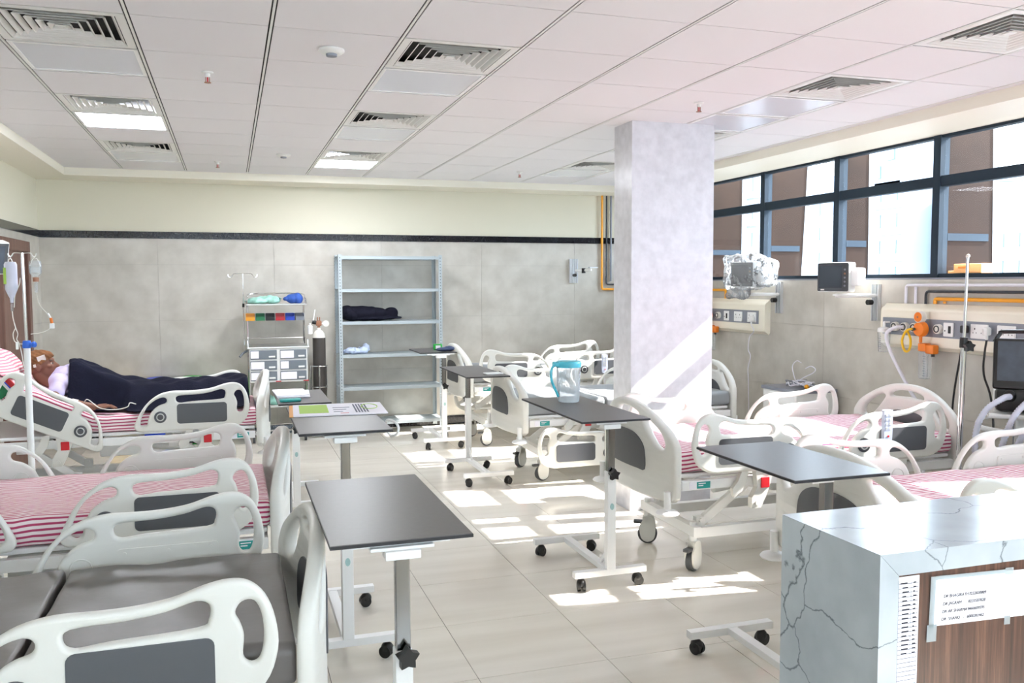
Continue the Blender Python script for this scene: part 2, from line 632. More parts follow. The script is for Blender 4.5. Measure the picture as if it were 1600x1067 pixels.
# walls
wb = struct(MB().b2(XL-.2, XR+.25, YB, YB+.2, 0, ZC+.09).obj('wall_back', M['cream'], smooth=False))
wl = struct(MB().b2(XL-.2, XL, YF, YB, 0, ZC+.09).obj('wall_left', M['cream'], smooth=False))
wr = struct(MB().b2(XR, XR+.25, YF, YB, 0, SILL-.012).obj('wall_right', M['cream'], smooth=False))
wf = struct(MB().b2(XL-.2, XR+.25, YF-.2, YF, 0, 1.71).b2(XL-.2, XR+.25, YF-.2, YF, 2.45, ZC+.2).obj('wall_front', M['cream'], smooth=False))
for k in range(6):
    x = XL+k*(XR-XL)/5
    MB().b2(x-.04, x+.04, YF-.15, YF-.05, 1.71, 2.45).obj('mullion', M['frame'], wf, smooth=False)
    if k < 5:
        MB().b2(x+.041, x+(XR-XL)/5-.041, YF-.103, YF-.097, 1.71, 2.45).obj('pane', M['glass'], wf, smooth=False)
struct(MB().b2(XR-.012, XR+.25, YF, YB, SILL-.012, SILL).obj('trim_4', M['strip'], smooth=False))
ZR = [.10, .69, 1.29, 1.89, 2.168]
DOOR = (8.28, 9.37, 2.09)
gp = .0012
xs = [XL, -.72, .48, 1.68, 2.88, 4.08, XR]
MB().b2(XL, XR, YB-.004, YB, .1, 2.168).obj('tile_bed', M['grout'], wb, smooth=False)
for a, b in zip(xs, xs[1:]):
    for z0, z1 in zip(ZR, ZR[1:]):
        MB().b2(a+gp, b-gp, YB-.010, YB-.002, z0+gp, z1-gp).obj('wall_tile', M['walltile'], wb, smooth=False)
MB().b2(XR-.004, XR, YF, YB-.01, .1, SILL-.013).obj('tile_bed', M['grout'], wr, smooth=False)
ys = [YB-.01-1.2*k for k in range(8)]
for a, b in zip(ys, ys[1:]):
    for z0, z1 in [(.10, .69), (.69, 1.29), (1.29, SILL-.013)]:
        MB().b2(XR-.010, XR-.002, b+gp, a-gp, z0+gp, z1-gp).obj('wall_tile', M['walltile'], wr, smooth=False)
MB().b2(XR-.010, XR-.002, YF, ys[-1]-gp, .1, SILL-.013).obj('wall_cladding', M['walltile'], wr, smooth=False)
for a, b in [(YB-.01, DOOR[1]+.005), (DOOR[0]-.005, 7.1), (7.1, 5.9), (5.9, 4.7), (4.7, YF)]:
    for z0, z1 in zip(ZR, ZR[1:]):
        MB().b2(XL+.002, XL+.010, b+gp, a-gp, z0+gp, z1-gp).obj('wall_tile', M['walltile'], wl, smooth=False)
MB().b2(XL+.002, XL+.010, DOOR[0]-.005, DOOR[1]+.005, DOOR[2]+.005, 2.167).obj('wall_tile', M['walltile'], wl, smooth=False)
struct(MB().b2(XL, XR, YB-.022, YB, 2.168, 2.241).obj('trim_5', M['granite'], smooth=False))
struct(MB().b2(XL, XL+.022, YF, YB-.022, 2.168, 2.241).obj('trim_6', M['granite'], smooth=False))
struct(MB().b2(XL, XR, YB-.024, YB, 0, .10).obj('baseboard_back', M['granite'], smooth=False))
struct(MB().b2(XR-.024, XR, YF, YB-.024, 0, .10).obj('baseboard_right', M['granite'], smooth=False))
struct(MB().b2(XL, XL+.024, YF, DOOR[0], 0, .10).obj('baseboard_left', M['granite'], smooth=False))

# door on the left wall
dr = struct(MB().b2(XL+.001, XL+.03, DOOR[0]+.10, DOOR[1]-.10, .005, DOOR[2]-.10).obj('door_1', M['doorwood'], smooth=False))
for a in ((DOOR[0], DOOR[0]+.10, 0, DOOR[2]), (DOOR[1]-.10, DOOR[1], 0, DOOR[2]), (DOOR[0]+.1, DOOR[1]-.1, DOOR[2]-.10, DOOR[2])):
    MB().b2(XL+.001, XL+.055, a[0], a[1], a[2], a[3], .004).obj('door_frame', M['doorwood'], dr, smooth=False)
h = MB().cyl((XL+.03, DOOR[0]+.18, 1.0), (XL+.08, DOOR[0]+.18, 1.0), .011).cyl((XL+.08, DOOR[0]+.18, 1.0), (XL+.08, DOOR[0]+.30, 1.0), .009)
h.obj('door_handle', M['steel'], dr)

# unseen brown panel added in the sixth window bay to shape the floor sun patches
# free-standing marble column
struct(MB().b2(2.767, 3.438, 5.72, 6.02, 0, ZC+.01, .003).obj('column', M['column'], smooth=False),
       'white speckled marble column standing on the floor between the beds', 'column')

# window band on the right
MB().b2(XR, XR+.25, 9.66, YB, SILL, ZB).obj('pier', M['cream'], wr, smooth=False)
YM = [9.66, 8.56, 7.445, 6.345, 5.225, 4.11, 3.0, 1.89, .78, -.33, -1.44, -2.55, -3.6]
FIN = {2: (.42, .34), 3: (.22, .24), 4: (.40, .45)}
for n, (ya, yb) in enumerate(zip(YM, YM[1:])):
    fr = MB()
    fr.b2(5.02, 5.105, ya-.035, ya+.035, SILL, ZB)                 # mullion on the far side
    fr.b2(5.03, 5.10, yb+.035, ya-.035, 2.385, 2.462)             # transom
    fr.b2(5.03, 5.10, yb+.035, ya-.035, SILL, SILL+.03)
    fr.b2(5.03, 5.10, yb+.035, ya-.035, ZB-.02, ZB)
    w = struct(fr.obj('window_%d' % (n+1), M['frame'], smooth=False))
    MB().b2(5.062, 5.068, yb+.036, ya-.036, SILL+.03, 2.385).obj('pane', M['glass'], w, smooth=False)
    MB().b2(5.062, 5.068, yb+.036, ya-.036, 2.462, ZB-.02).obj('pane', M['glass'], w, smooth=False)
    t0, t1 = FIN.get(n, (.38, .38))
    f = MB().prism([(5.106, SILL-.3), (5.106+t1, SILL-.3), (5.106+t0, ZC+.2), (5.106, ZC+.2)], 'y', ya-.03, ya+.03)
    f.obj('outer_fin', M['fin'], w, smooth=False)
    MB().prism([(5.106+t1, SILL-.3), (5.106+t1+.07, SILL-.3), (5.106+t0+.05, ZC+.2), (5.106+t0, ZC+.2)], 'y', ya-.034, ya+.034).obj('fin_edge', M['bldg'], w, smooth=False)
    MB().b2(5.106, 5.106+min(t0, t1)-.01, ya-.036, ya-.03, 1.985, 2.04).obj('fin_joint', M['frame'], w, smooth=False)

struct(MB().b2(5.11, 5.14, 3.04, 3.68, SILL, ZB).obj('window_panel', M['fin'], bpy.data.objects['window_6'], smooth=False))  # added out of view to block sun through this bay
# ------------------------------------------------------------------ outside
struct(MB().b2(5.6, 260, -120, 260, -18.3, -18).obj('ground', M['ground'], smooth=False))
def building(label, x, y0, y1, depth, ztop, floor_h, cols, m, balcony=False, z0=-18):
    b = thing('apartment_building', label, 'building', (x, (y0+y1)/2, z0))
    hh = ztop-z0
    wdt = y1-y0
    MB().b2(0, depth, -wdt/2, wdt/2, 0, hh).obj('wall', m, b, smooth=False)
    n = int((hh-1)/floor_h)
    win = MB().b2(-.12, .3, -.5, .5, -.5, .5).mesh('window', M['bwin'], False)
    slab = MB().b2(-1.1 if balcony else -.3, 0, -wdt/2-.2, wdt/2+.2, -.12, .12).mesh('floor_slab', M['bldg'], False)
    rail = MB().b2(-1.1, -1.02, -wdt*.22, wdt*.22, 0, 1).mesh('balcony_rail', M['bldg2'], False)
    for k in range(n):
        z = hh-1.2-floor_h*k
        if z < 12:
            break
        inst('floor_slab', slab, b, (0, 0, z-floor_h*.5))
        for c in range(cols):
            yy = -wdt/2+wdt*(c+.5)/cols
            o = inst('window', win, b, (0, yy, z))
            o.scale = (1, wdt/cols*.45, floor_h*.5)
        if balcony:
            inst('balcony_rail', rail, b, (0, wdt*.2, z-floor_h*.5))
    return b
building('white apartment block with wide balconies, far left beyond the windows', 60, 89.6, 99.4, 12, 14.6, 3.3, 2, M['bldg2'], True)
building('pale flat-roofed block with paired windows seen through the second window from the column', 60, 75.0, 80.2, 12, 10.6, 2.6, 2, M['bldg'])
b = building('tall pale tower block with stepped top seen through the third window from the column', 60, 66.5, 73.0, 12, 11.2, 2.5, 3, M['bldg2'])
MB().b2(0, 8, -2.9, .7, 29.0, 33.8).obj('upper_block', M['bldg2'], b, smooth=False)
MB().b2(-.2, .2, -2.2, -1.2, 31.2, 33.0).obj('window', M['bwin'], b, smooth=False)
MB().b2(-.2, .2, -.4, .3, 29.6, 30.8).obj('window', M['bwin'], b, smooth=False)
b = thing('round_tower', 'white rounded tower with tiny square windows beside the tall stepped block', 'building', (66, 61.6, -18))
MB().cyl((0, 0, 0), (0, 0, 28.9), 4.4, seg=40).obj('wall', M['bldg'], b)
me_w = MB().b2(-.2, .2, -.28, .28, -.45, .45).mesh('window', M['bwin'], False)
me_s = MB().lathe([(4.42, -.12), (4.75, -.1), (4.75, .1), (4.42, .12)], seg=40).mesh('floor_ledge', M['bldg2'])
for k in range(5):
    for a in (158, 172, 196, 222):
        inst('window', me_w, b, (4.4*cos(radians(a)), 4.4*sin(radians(a)), 27.4-2.45*k), (0, 0, radians(a)))
    inst('floor_ledge', me_s, b, (0, 0, 28.3-2.45*k))
b = building('pale low block with grey plant room, far right beyond the windows', 60, 44.0, 56.2, 12, 6.2, 2.2, 8, M['bldg'])
MB().b2(0, 5, 1.0, 6.0, 24.2, 26.3).obj('plant_room', M['bldg2'], b, smooth=False)
building('long pale terrace of flats below the tower blocks outside', 78, 20, 150, 10, 2.2, 3, 40, M['bldg2'])

# solid orange stand-in for a reflection in the window glass
b = thing('window_reflection', 'orange reflection in the window glass, modelled as a two-step solid on the ledge', 'crate', (5.150, 5.015, SILL))
MB().b2(-.055, .045, .03, .155, .001, .05, .006).obj('lower_box', M['orange_l'], b)
MB().b2(-.06, .05, -.155, .095, .03, .10, .006).obj('upper_box', M['orange_l'], b)
MB().b2(-.0625, -.058, -.04, .05, .068, .080).obj('reflection_band', M['orange'], b)
struct(MB().b2(5.252, 5.56, YF, YB, SILL-.08, SILL-.01).obj('trim_7', M['bldg'], smooth=False))

# ------------------------------------------------------------------ hospital beds (local frame: foot end at x = 0, head towards +x)
BED_L, BED_HW = 1.96, .475
RAIL_OUT = c2([(.055, .002), (.16, 0), (.35, 0), (.55, 0), (.68, .004), (.765, .05), (.80, .14), (.795, .225), (.77, .295), (.73, .335),
               (.68, .345), (.62, .335), (.54, .31), (.45, .298), (.36, .296), (.27, .297), (.19, .28), (.125, .24), (.07, .18),
               (.025, .10), (.004, .045), (.018, .012)], 4)
RAIL_HOLES = [c2([(.045, .06), (.062, .12), (.10, .19), (.155, .235), (.205, .25), (.228, .235), (.22, .208), (.172, .19), (.125, .15), (.10, .095), (.09, .05), (.064, .040)], 4),
              c2([(.290, .228), (.306, .258), (.43, .264), (.525, .276), (.60, .296), (.632, .282), (.629, .242), (.60, .222), (.40, .213), (.314, .206)], 4),
              c2([(.694, .255), (.712, .283), (.742, .282), (.760, .243), (.765, .18), (.755, .128), (.733, .113), (.712, .135), (.715, .188), (.706, .225)], 4)]
RSY = .98
def scl(p):
    return [(u, v*RSY) for u, v in p]
rail_me = plate('side_rail', scl(RAIL_OUT), [scl(h) for h in RAIL_HOLES], .004, .0125, M['abs'])
def sheet(poly, y0, y1, name, m):
    return MB().prism(poly, 'y', y0, y1).mesh(name, m, False)
inset_me = sheet(rrect(.295, .642, .05, .195, .022), -.0195, -.012, 'inset_panel', M['inset'])
def knob_mesh():
    b = MB().cyl((.182, -.026, .104), (.182, -.012, .104), .042, seg=28)
    return b.mesh('release_knob', M['inset'])
knob_me = knob_mesh()
def ring_mesh(c, r, t, m, ax='y', name='knob_ring'):
    b = MB()
    b.tube([(c[0]+r*cos(a), c[1], c[2]+r*sin(a)) for a in [2*pi*k/24 for k in range(24)]], t, 6, 0, True)
    return b.mesh(name, m)
kring_me = ring_mesh((.182, -.026, .104), .024, .004, M['knobring'])
oring_me = ring_mesh((.182, .0165, .104), .036, .003, M['abs'], name='hub_ring')
def back_plate():
    b = MB()
    b.prism(rrect(.30, .64, .065, .165, .012), 'y', .012, .0225)
    for u in (.325, .47, .615):
        b.cyl((u, .022, .148), (u, .026, .148), .006, seg=10)
    return b.mesh('back_plate', M['abs'])
bplate_me = back_plate()
bslot_me = MB().b2(.365, .405, .020, .0235, .068, .10).b2(.545, .585, .020, .0235, .068, .10).mesh('latch_slot', M['knobring'], False)
def mirror(me, name):
    c = me.copy()
    c.name = name
    return remap(c, lambda v: Vector((-v.x, v.y, v.z)))
RSET = {'A': [rail_me, inset_me, knob_me, kring_me, bplate_me, bslot_me, oring_me]}
RSET['B'] = [mirror(m, m.name) for m in RSET['A']]

# head and foot boards (bowed outwards)
BO = c2([(-.44, .452), (-.25, .45), (0, .45), (.25, .45), (.44, .452), (.472, .485), (.476, .60), (.476, .74), (.462, .79), (.42, .845),
         (.35, .893), (.26, .94), (.14, .98), (0, .992), (-.14, .98), (-.26, .94), (-.35, .893), (-.42, .845), (-.462, .79), (-.476, .74),
         (-.476, .60), (-.472, .485)], 4)
BH = [c2([(-.145, .925), (-.07, .945), (0, .948), (.07, .945), (.145, .925), (.15, .902), (.08, .9), (0, .905), (-.08, .9), (-.15, .902)], 3)]
side = [(.195, .895), (.225, .905), (.30, .872), (.365, .825), (.392, .775), (.38, .745), (.35, .742), (.30, .765), (.255, .81), (.215, .86)]
BH.append(c2(side, 3))
BH.append(c2([(-a, b) for a, b in side], 3))
def bow_fn(amt):
    def f(v):
        return Vector((v.y-amt*(1-min(1, (v.x/BED_HW)**2)), v.x, v.z))
    return f
def board(name, amt):
    me = plate(name, BO, BH, .008, .016, M['abs'])
    return remap(me, bow_fn(amt), [((k*.06, 0, 0), (1, 0, 0)) for k in range(-7, 8)])
def dome(amt, name, inner):
    # dark dome-shaped inset on the face of the board
    prof = c2([(-.225, .605), (-.225, .70), (-.20, .755), (-.14, .795), (-.06, .812), (.06, .812), (.14, .795), (.20, .755), (.225, .70), (.225, .605), (.15, .60), (0, .60), (-.15, .60)], 3)
    b = MB().prism(prof, 'y', -.0285, .0285 if inner else -.02)
    return remap(b.mesh(name, M['inset'], False), bow_fn(amt), [((k*.06, 0, 0), (1, 0, 0)) for k in range(-3, 4)])
foot_me, head_me = board('footboard', .075), board('headboard', .04)
fdome_me, hdome_me = dome(.075, 'dark_inset', True), dome(.04, 'dark_inset', True)
bump_me = MB().cyl((0, 0, .12), (0, 0, .02), .02, seg=14).lathe([(.03, -.012), (.061, -.008), (.066, 0), (.058, .010), (.024, .022)], seg=24).mesh('corner_bumper', M['white'])

def mattress_mesh(x0, x1, hw, z0, z1, m, hinge=None, slope=0, r=.035, nx=26, wav=.003, seed=1):
    """rounded mattress lofted along x, V = metres round the section"""
    rnd = random.Random(seed)
    sec = rrect(-hw, hw, z0, z1, r, 5)
    k0 = min(range(len(sec)), key=lambda i: (sec[i][1]-z0)**2*4+(sec[i][0]-hw+r)**2)
    sec = sec[k0:]+sec[:k0]
    # denser top
    S = []
    for i, p in enumerate(sec):
        q = sec[(i+1) % len(sec)]
        n = max(1, int(math.hypot(q[0]-p[0], q[1]-p[1])/.05))
        for j in range(n):
            S.append((p[0]+(q[0]-p[0])*j/n, p[1]+(q[1]-p[1])*j/n))
    acc = [0]
    for i in range(len(S)):
        q = S[(i+1) % len(S)]
        acc.append(acc[-1]+math.hypot(q[0]-S[i][0], q[1]-S[i][1]))
    xs = [x0+(x1-x0)*i/nx for i in range(nx+1)]
    stations = [(x0, .86), (x0+.004, .94), (x0+.014, .985)]+[(x, 1) for x in xs if x0+.03 < x < x1-.03]+[(x1-.014, .985), (x1-.004, .94), (x1, .86)]
    bm = bmesh.new()
    uvl = bm.loops.layers.uv.new('UVMap')
    rows = []
    zc = (z0+z1)/2
    for x, s in stations:
        row = []
        for (y, z) in S:
            yy = y*(1-(1-s)*.12)
            zz = zc+(z-zc)*s+wav*sin(x*17+y*9+seed)*(1 if z > zc else .3)+wav*.6*sin(x*31-y*23)
            xx = x
            if hinge is not None and x > hinge:
                a = math.atan(slope)
                t = min(1, (x-hinge)/.15)
                a *= t
                d = x-hinge
                xx = hinge+d*cos(a)-(zz-z0)*sin(a)*.8
                zz = zz+d*sin(a)
            row.append(bm.verts.new((xx, yy, zz)))
        rows.append(row)
    n = len(S)
    for i in range(len(rows)-1):
        for k in range(n):
            f = bm.faces.new((rows[i][k], rows[i][(k+1) % n], rows[i+1][(k+1) % n], rows[i+1][k]))
            for l, (xx, vv) in zip(f.loops, ((stations[i][0], acc[k]), (stations[i][0], acc[k+1]), (stations[i+1][0], acc[k+1]), (stations[i+1][0], acc[k]))):
                l[uvl].uv = (xx, vv)
    for row, st in ((rows[0], stations[0]), (rows[-1], stations[-1])):
        f = bm.faces.new(row)
        for l in f.loops:
            l[uvl].uv = (l.vert.co.y, l.vert.co.z+.6)
    bmesh.ops.recalc_face_normals(bm, faces=bm.faces)
    me = bpy.data.meshes.new('mattress')
    bm.to_mesh(me)
    bm.free()
    fin_mesh(me, m, True, 60)
    return me
mat_stripe = mattress_mesh(.02, 1.93, .445, .615, .74, M['stripe'])
mat_back = mattress_mesh(.02, 1.86, .445, .615, .74, M['stripe'], hinge=1.12, slope=.44, seed=3)
mat_dark = [mattress_mesh(.02, .712, .445, .615, .74, M['vinyl'], nx=14, wav=.004), mattress_mesh(.728, 1.93, .445, .615, .74, M['vinyl'], nx=18, wav=.004, seed=5)]
mat_grey = [mattress_mesh(.02, .712, .445, .615, .74, M['greyvin'], nx=14), mattress_mesh(.728, 1.93, .445, .615, .74, M['greyvin'], nx=18, seed=5)]

def bed_static():
    d = {}
    b = MB()
    for s in (-1, 1):
        b.b2(.03, 1.93, s*.44-.02, s*.44+.02, .52, .575, .004)
    for x in (.05, .65, 1.25, 1.9):
        b.b2(x-.02, x+.02, -.42, .42, .525, .565)
    b.b2(.03, 1.92, -.43, .43, .585, .612, .01)
    d['mattress_platform'] = b.mesh('mattress_platform', M['white'], ang=30)
    b = MB()
    for s in (-1, 1):
        b.b2(.22, 1.85, s*.27-.025, s*.27+.025, .19, .25, .004)
    for x in (.20, 1.80):
        b.b2(x-.025, x+.025, -.34, .34, .21, .27, .004)
        for s in (-1, 1):
            b.cyl((x, s*.29, .14), (x, s*.29, .29), .022, seg=14)
    d['base_frame'] = b.mesh('base_frame', M['white'], ang=30)
    b = MB()
    b.box((.18, 0, .39), (Vector((.36, 0, .25)).length, .03, .055), Matrix.Rotation(-atan2(.25, .36), 4, 'Y'), .006)
    b.b2(-.03, .03, -.022, .022, .24, .31, .006).b2(.325, .395, -.03, .03, .46, .54, .006)
    b.cyl((0, .035, .29), (0, -.035, .29), .012, seg=12).cyl((.36, .035, .49), (.36, -.035, .49), .012, seg=12)
    d['lift_arm'] = b.mesh('lift_arm', M['white'], ang=30)
    b = MB().b2(.85, 1.15, -.12, .12, .38, .50, .015).cyl((.5, 0, .40), (.9, 0, .44), .03)
    d['drive_motor'] = b.mesh('drive_motor', M['cartwhite'])
    b = MB()   # curved support arm under a rail plus its housing, outer face towards -y
    b.prism([(-.06, .62), (-.02, .62), (-.03, .55), (-.06, .50), (-.11, .47), (-.12, .52), (-.085, .56)], 'y', -.035, -.005)
    b.prism([(.02, .63), (.13, .63), (.125, .56), (.10, .48), (.06, .40), (.0, .40), (.0, .46), (.035, .52)], 'y', -.045, -.005)
    b.cyl((.035, -.05, .43), (.035, .02, .43), .014, seg=12)
    d['rail_bracket'] = b.mesh('rail_bracket', M['abs'], ang=30)
    d['release_lever'] = MB().b2(.055, .11, -.052, -.044, .515, .575, .003).mesh('release_lever', M['red'])
    b = MB().b2(0, .13, -.003, .001, 0, .042)
    d['type_label'] = b.mesh('type_label', M['paper'], False)
    d['label_band'] = MB().b2(.045, .13, -.0042, -.0032, .002, .04).mesh('label_band', M['teal'], False)
    d['label_lines'] = MB().b2(.055, .10, -.0052, -.0044, .028, .033).b2(.055, .085, -.0052, -.0044, .016, .021).b2(.014, .024, -.0045, -.0035, .014, .024).mesh('label_lines', M['paper'], False)
    d['wheel'] = MB().cyl((0, -.017, .062), (0, .017, .062), .062, seg=28).mesh('wheel', M['rubber'])
    b = MB().prism(c2([(-.045, .055), (-.05, .11), (-.03, .15), (-.026, .175), (.028, .175), (.046, .14), (.052, .08), (.04, .03), (0, .012), (-.03, .025)], 3), 'y', .018, .030)
    b.prism(c2([(-.045, .055), (-.05, .11), (-.03, .15), (-.026, .175), (.028, .175), (.046, .14), (.052, .08), (.04, .03), (0, .012), (-.03, .025)], 3), 'y', -.030, -.018)
    b.b2(-.026, .026, -.03, .03, .128, .178, .008).cyl((0, 0, .175), (0, 0, .20), .015)
    d['fork'] = b.mesh('fork', M['abs'], ang=35)
    d['brake_pedal'] = MB().b2(-.09, -.03, -.02, .02, .125, .145, .006).mesh('brake_pedal', M['rubber'])
    return d
BD = bed_static()

def make_bed(label, loc, rz, dz, mats, rails, tilt=False, group='hospital beds'):
    """rails: dict of 'foot-', 'foot+', 'head-', 'head+' -> drop in metres"""
    bed = thing('hospital_bed', label, 'bed', (loc[0], loc[1], 0), rz, group)
    inst('base_frame', BD['base_frame'], bed)
    for x in (.20, 1.80):
        for s in (-1, 1):
            a = random.uniform(-.6, .6) if x < 1 else random.uniform(-2, 2)
            c = inst('caster', BD['fork'], bed, (x, s*.29, 0), (0, 0, a+(pi if s > 0 else 0)*.0))
            inst('wheel', BD['wheel'], c)
            inst('brake_pedal', BD['brake_pedal'], c)
    for x in (.26, 1.28):
        for s in (-1, 1):
            inst('lift_arm', BD['lift_arm'], bed, (x, s*.25, dz))
    inst('drive_motor', BD['drive_motor'], bed, (0, 0, dz))
    p = inst('mattress_platform', BD['mattress_platform'], bed, (0, 0, dz))
    for s in (-1, 1):
        tl = inst('type_label', BD['type_label'], p, (.075 if s < 0 else .205, s*.461, .527), (0, 0, 0 if s < 0 else pi))
        inst('label_band', BD['label_band'], tl)
        inst('label_lines', BD['label_lines'], tl)['kind'] = 'stuff'
    for me in mats:
        inst('mattress', me, bed, (0, 0, dz))
    f = inst('footboard', foot_me, bed, (0, 0, dz))
    inst('dark_inset', fdome_me, f)
    h = inst('headboard', head_me, bed, (BED_L, 0, dz), (0, 0, pi))
    inst('dark_inset', hdome_me, h)
    for x in (-.05, BED_L+.03):
        for s in (-1, 1):
            inst('corner_bumper', bump_me, bed, (x, s*.44, dz+.40))
    names = ['side_rail', 'inset_panel', 'release_knob', 'knob_ring', 'back_plate', 'latch_slot', 'hub_ring']
    for key, drop in rails.items():
        end, s = key[:4], -1 if key[4] == '-' else 1
        z = .615+dz-drop
        y = s*(.497 if drop == 0 else .545)
        if end == 'foot':
            kind, x = ('B', .87) if s < 0 else ('A', .87)
        else:
            kind, x = ('A', 1.02) if s < 0 else ('B', 1.02)
        r = inst(names[0], RSET[kind][0], bed, (x, y, z), (0, 0, 0 if s < 0 else pi))
        if end == 'head' and tilt:
            th = radians(25)
            P = Vector((1.375, 0, .711+dz))
            d0 = Vector((x, y, z))-P
            r.rotation_euler = (0, -th, 0) if s < 0 else (0, th, pi)
            r.location = P+Vector((d0.x*cos(th)-d0.z*sin(th), d0.y, d0.x*sin(th)+d0.z*cos(th)))
        for nm, me in zip(names[1:], RSET[kind][1:]):
            inst(nm, me, r)
        xb = (.45 if end == 'foot' else 1.40)
        br = inst('rail_bracket', BD['rail_bracket'], bed, (xb, s*.462, dz), (0, 0, 0 if s < 0 else pi))
        inst('release_lever', BD['release_lever'], br)
    return bed

UP = {'foot-': 0, 'foot+': 0, 'head-': 0, 'head+': 0}
LB, RB = 'hospital beds along the left wall', 'hospital beds along the window wall'
make_bed('ivory bed with raised backrest on which the patient lies under a navy blanket', (.19, 7.244), pi, 0, [mat_back], UP, True, LB)
make_bed('ivory bed with flat pink striped sheet in the middle of the left row', (.17, 4.45), pi, -.03, [mat_stripe], UP, False, LB)
make_bed('ivory bed with bare dark grey two-piece mattress in the left foreground', (.17, 2.82), pi, -.035, mat_dark, UP, False, LB)
make_bed('ivory bed with bare grey mattress nearest the back wall, raised highest', (2.30, 8.86), 0, .06, mat_grey, {'foot-': 0, 'foot+': .43, 'head-': 0, 'head+': 0}, False, RB)
make_bed('ivory bed with bare grey mattress behind the column, its near foot rail lowered', (2.30, 7.17), 0, -.03, mat_grey, {'foot-': .43, 'foot+': 0, 'head-': .43, 'head+': 0}, False, RB)
make_bed('ivory bed with pink striped sheet standing right in front of the marble column', (2.34, 4.70), 0, 0, [mat_stripe], UP, False, RB)
make_bed('ivory bed with pink striped sheet behind the marble counter at the right edge', (2.45, 2.98), 0, 0, [mat_stripe], UP, False, RB)

# ------------------------------------------------------------------ overbed tables (local frame: post at the origin, second foot bar at +y)
def t_static():
    d = {}
    b = MB()
    b.b2(-.215, .215, -.022, .022, .075, .110, .003).b2(-.215, .215, .628, .672, .075, .110, .003).b2(-.024, .024, .02, .63, .077, .108, .003)
    b.box((0, .075, .155), (.012, .13, .022), Matrix.Rotation(-radians(42), 4, 'X'))
    d['base'] = b.mesh('base', M['white'], ang=30)
    b = MB()
    b.box((0, 0, .38), (.05, .05, .545), None, .004)
    d['sleeve'] = b.mesh('sleeve', M['white'], ang=30)
    d['chrome_post'] = MB().box((0, 0, .45), (.04, .036, 1), None, .003).mesh('chrome_post', M['postchrome'], ang=30)
    b = MB()
    pts = []
    for k in range(10):
        a = pi/2+k*pi/5
        r = .034 if k % 2 == 0 else .021
        pts.append((r*cos(a), r*sin(a)))
    b.prism(c2(pts, 2), 'y', -.065, -.040)
    b.cyl((0, -.045, 0), (0, -.02, 0), .012, seg=12)
    d['star_knob'] = b.mesh('star_knob', M['black'], ang=35)
    d['oval_badge'] = MB().lathe([(.018, -.002), (.018, .002)], seg=20, sx=.62, mt=Matrix.Rotation(pi/2, 4, 'X')).mesh('oval_badge', M['badge'], False)
    d['caster'] = MB().cyl((-.022, 0, .028), (-.006, 0, .028), .028, seg=18).cyl((.006, 0, .028), (.022, 0, .028), .028, seg=18).ball((0, .004, .042), (.025, .030, .028), 14).cyl((0, 0, .05), (0, 0, .08), .008, seg=8).mesh('caster', M['black'])
    d['bracket'] = MB().b2(-.09, .09, -.02, .30, -.020, -.010, .002).b2(-.05, .05, -.03, .03, -.045, -.02, .003).b2(-.14, .14, .0, .03, -.012, -.002).b2(-.14, .14, .28, .31, -.012, -.002).mesh('bracket', M['white'], ang=30)
    return d
TD = t_static()
def make_table(label, x, y, top_z, length, near=-.06, width=.40, rz=0, badge=True, skew=0, top_dx=0, top_rz=0):
    t = thing('overbed_table', label, 'table', (x, y, 0), rz, 'overbed tables')
    inst('base', TD['base'], t)
    for cx in (-.17, .17):
        for cy in (0, .65):
            inst('caster', TD['caster'], t, (cx, cy, 0), (0, 0, random.uniform(-2.5, 2.5)))
    sl = inst('sleeve', TD['sleeve'], t)
    if badge:
        inst('oval_badge', TD['oval_badge'], sl, (0, -.026, .46))
    inst('star_knob', TD['star_knob'], sl, (0, .012, .64), (0, 0, .1))
    cp = inst('chrome_post', TD['chrome_post'], t, (0, 0, .55))
    cp.scale = (1, 1, top_z-.035-.55)
    cp.location = (0, 0, .55+.05*(top_z-.585))
    inst('bracket', TD['bracket'], t, (top_dx*.6, 0, top_z-.012))
    tp = MB().box((top_dx, near+length/2, top_z-.006), (width, length, .012), Matrix.Rotation(top_rz, 4, 'Z'), .0015).obj('tabletop', M['top'], t, smooth=False)
    MB().box((top_dx, near+length/2, top_z-.0065), (width+.0016, length+.0016, .009), Matrix.Rotation(top_rz, 4, 'Z')).obj('edge_band', M['edge'], tp, smooth=False)
    return t
make_table('bare charcoal overbed table in the foreground beside the dark mattress bed', .442, 2.37, .972, .81, -.03)
make_table('overbed table with a printed leaflet lying across its far half', .466, 3.806, 1.045, .86, -.065, .40)
make_table('overbed table holding a stack of papers beyond the patient bed foot', .43, 6.359, .832, .80, -.06, .37, top_dx=.065)
make_table('overbed table carrying the clear jug with turquoise lid', 1.96, 4.30, .945, 1.0, -.08)
make_table('bare overbed table between the counter and the striped bed by the column', 2.15, 2.74, .98, .68, -.17, .41, top_dx=-.06)
make_table('overbed table with a small pale tray at its near edge, behind the floor sun patches', 2.02, 7.505, .92, .95, -.22, .37, pi, False, top_dx=.02)
make_table('farthest overbed table, with green packet and dark pouch, beside the steel rack', 2.05, 8.547, .985, .58, .0, .38, top_dx=-.05)

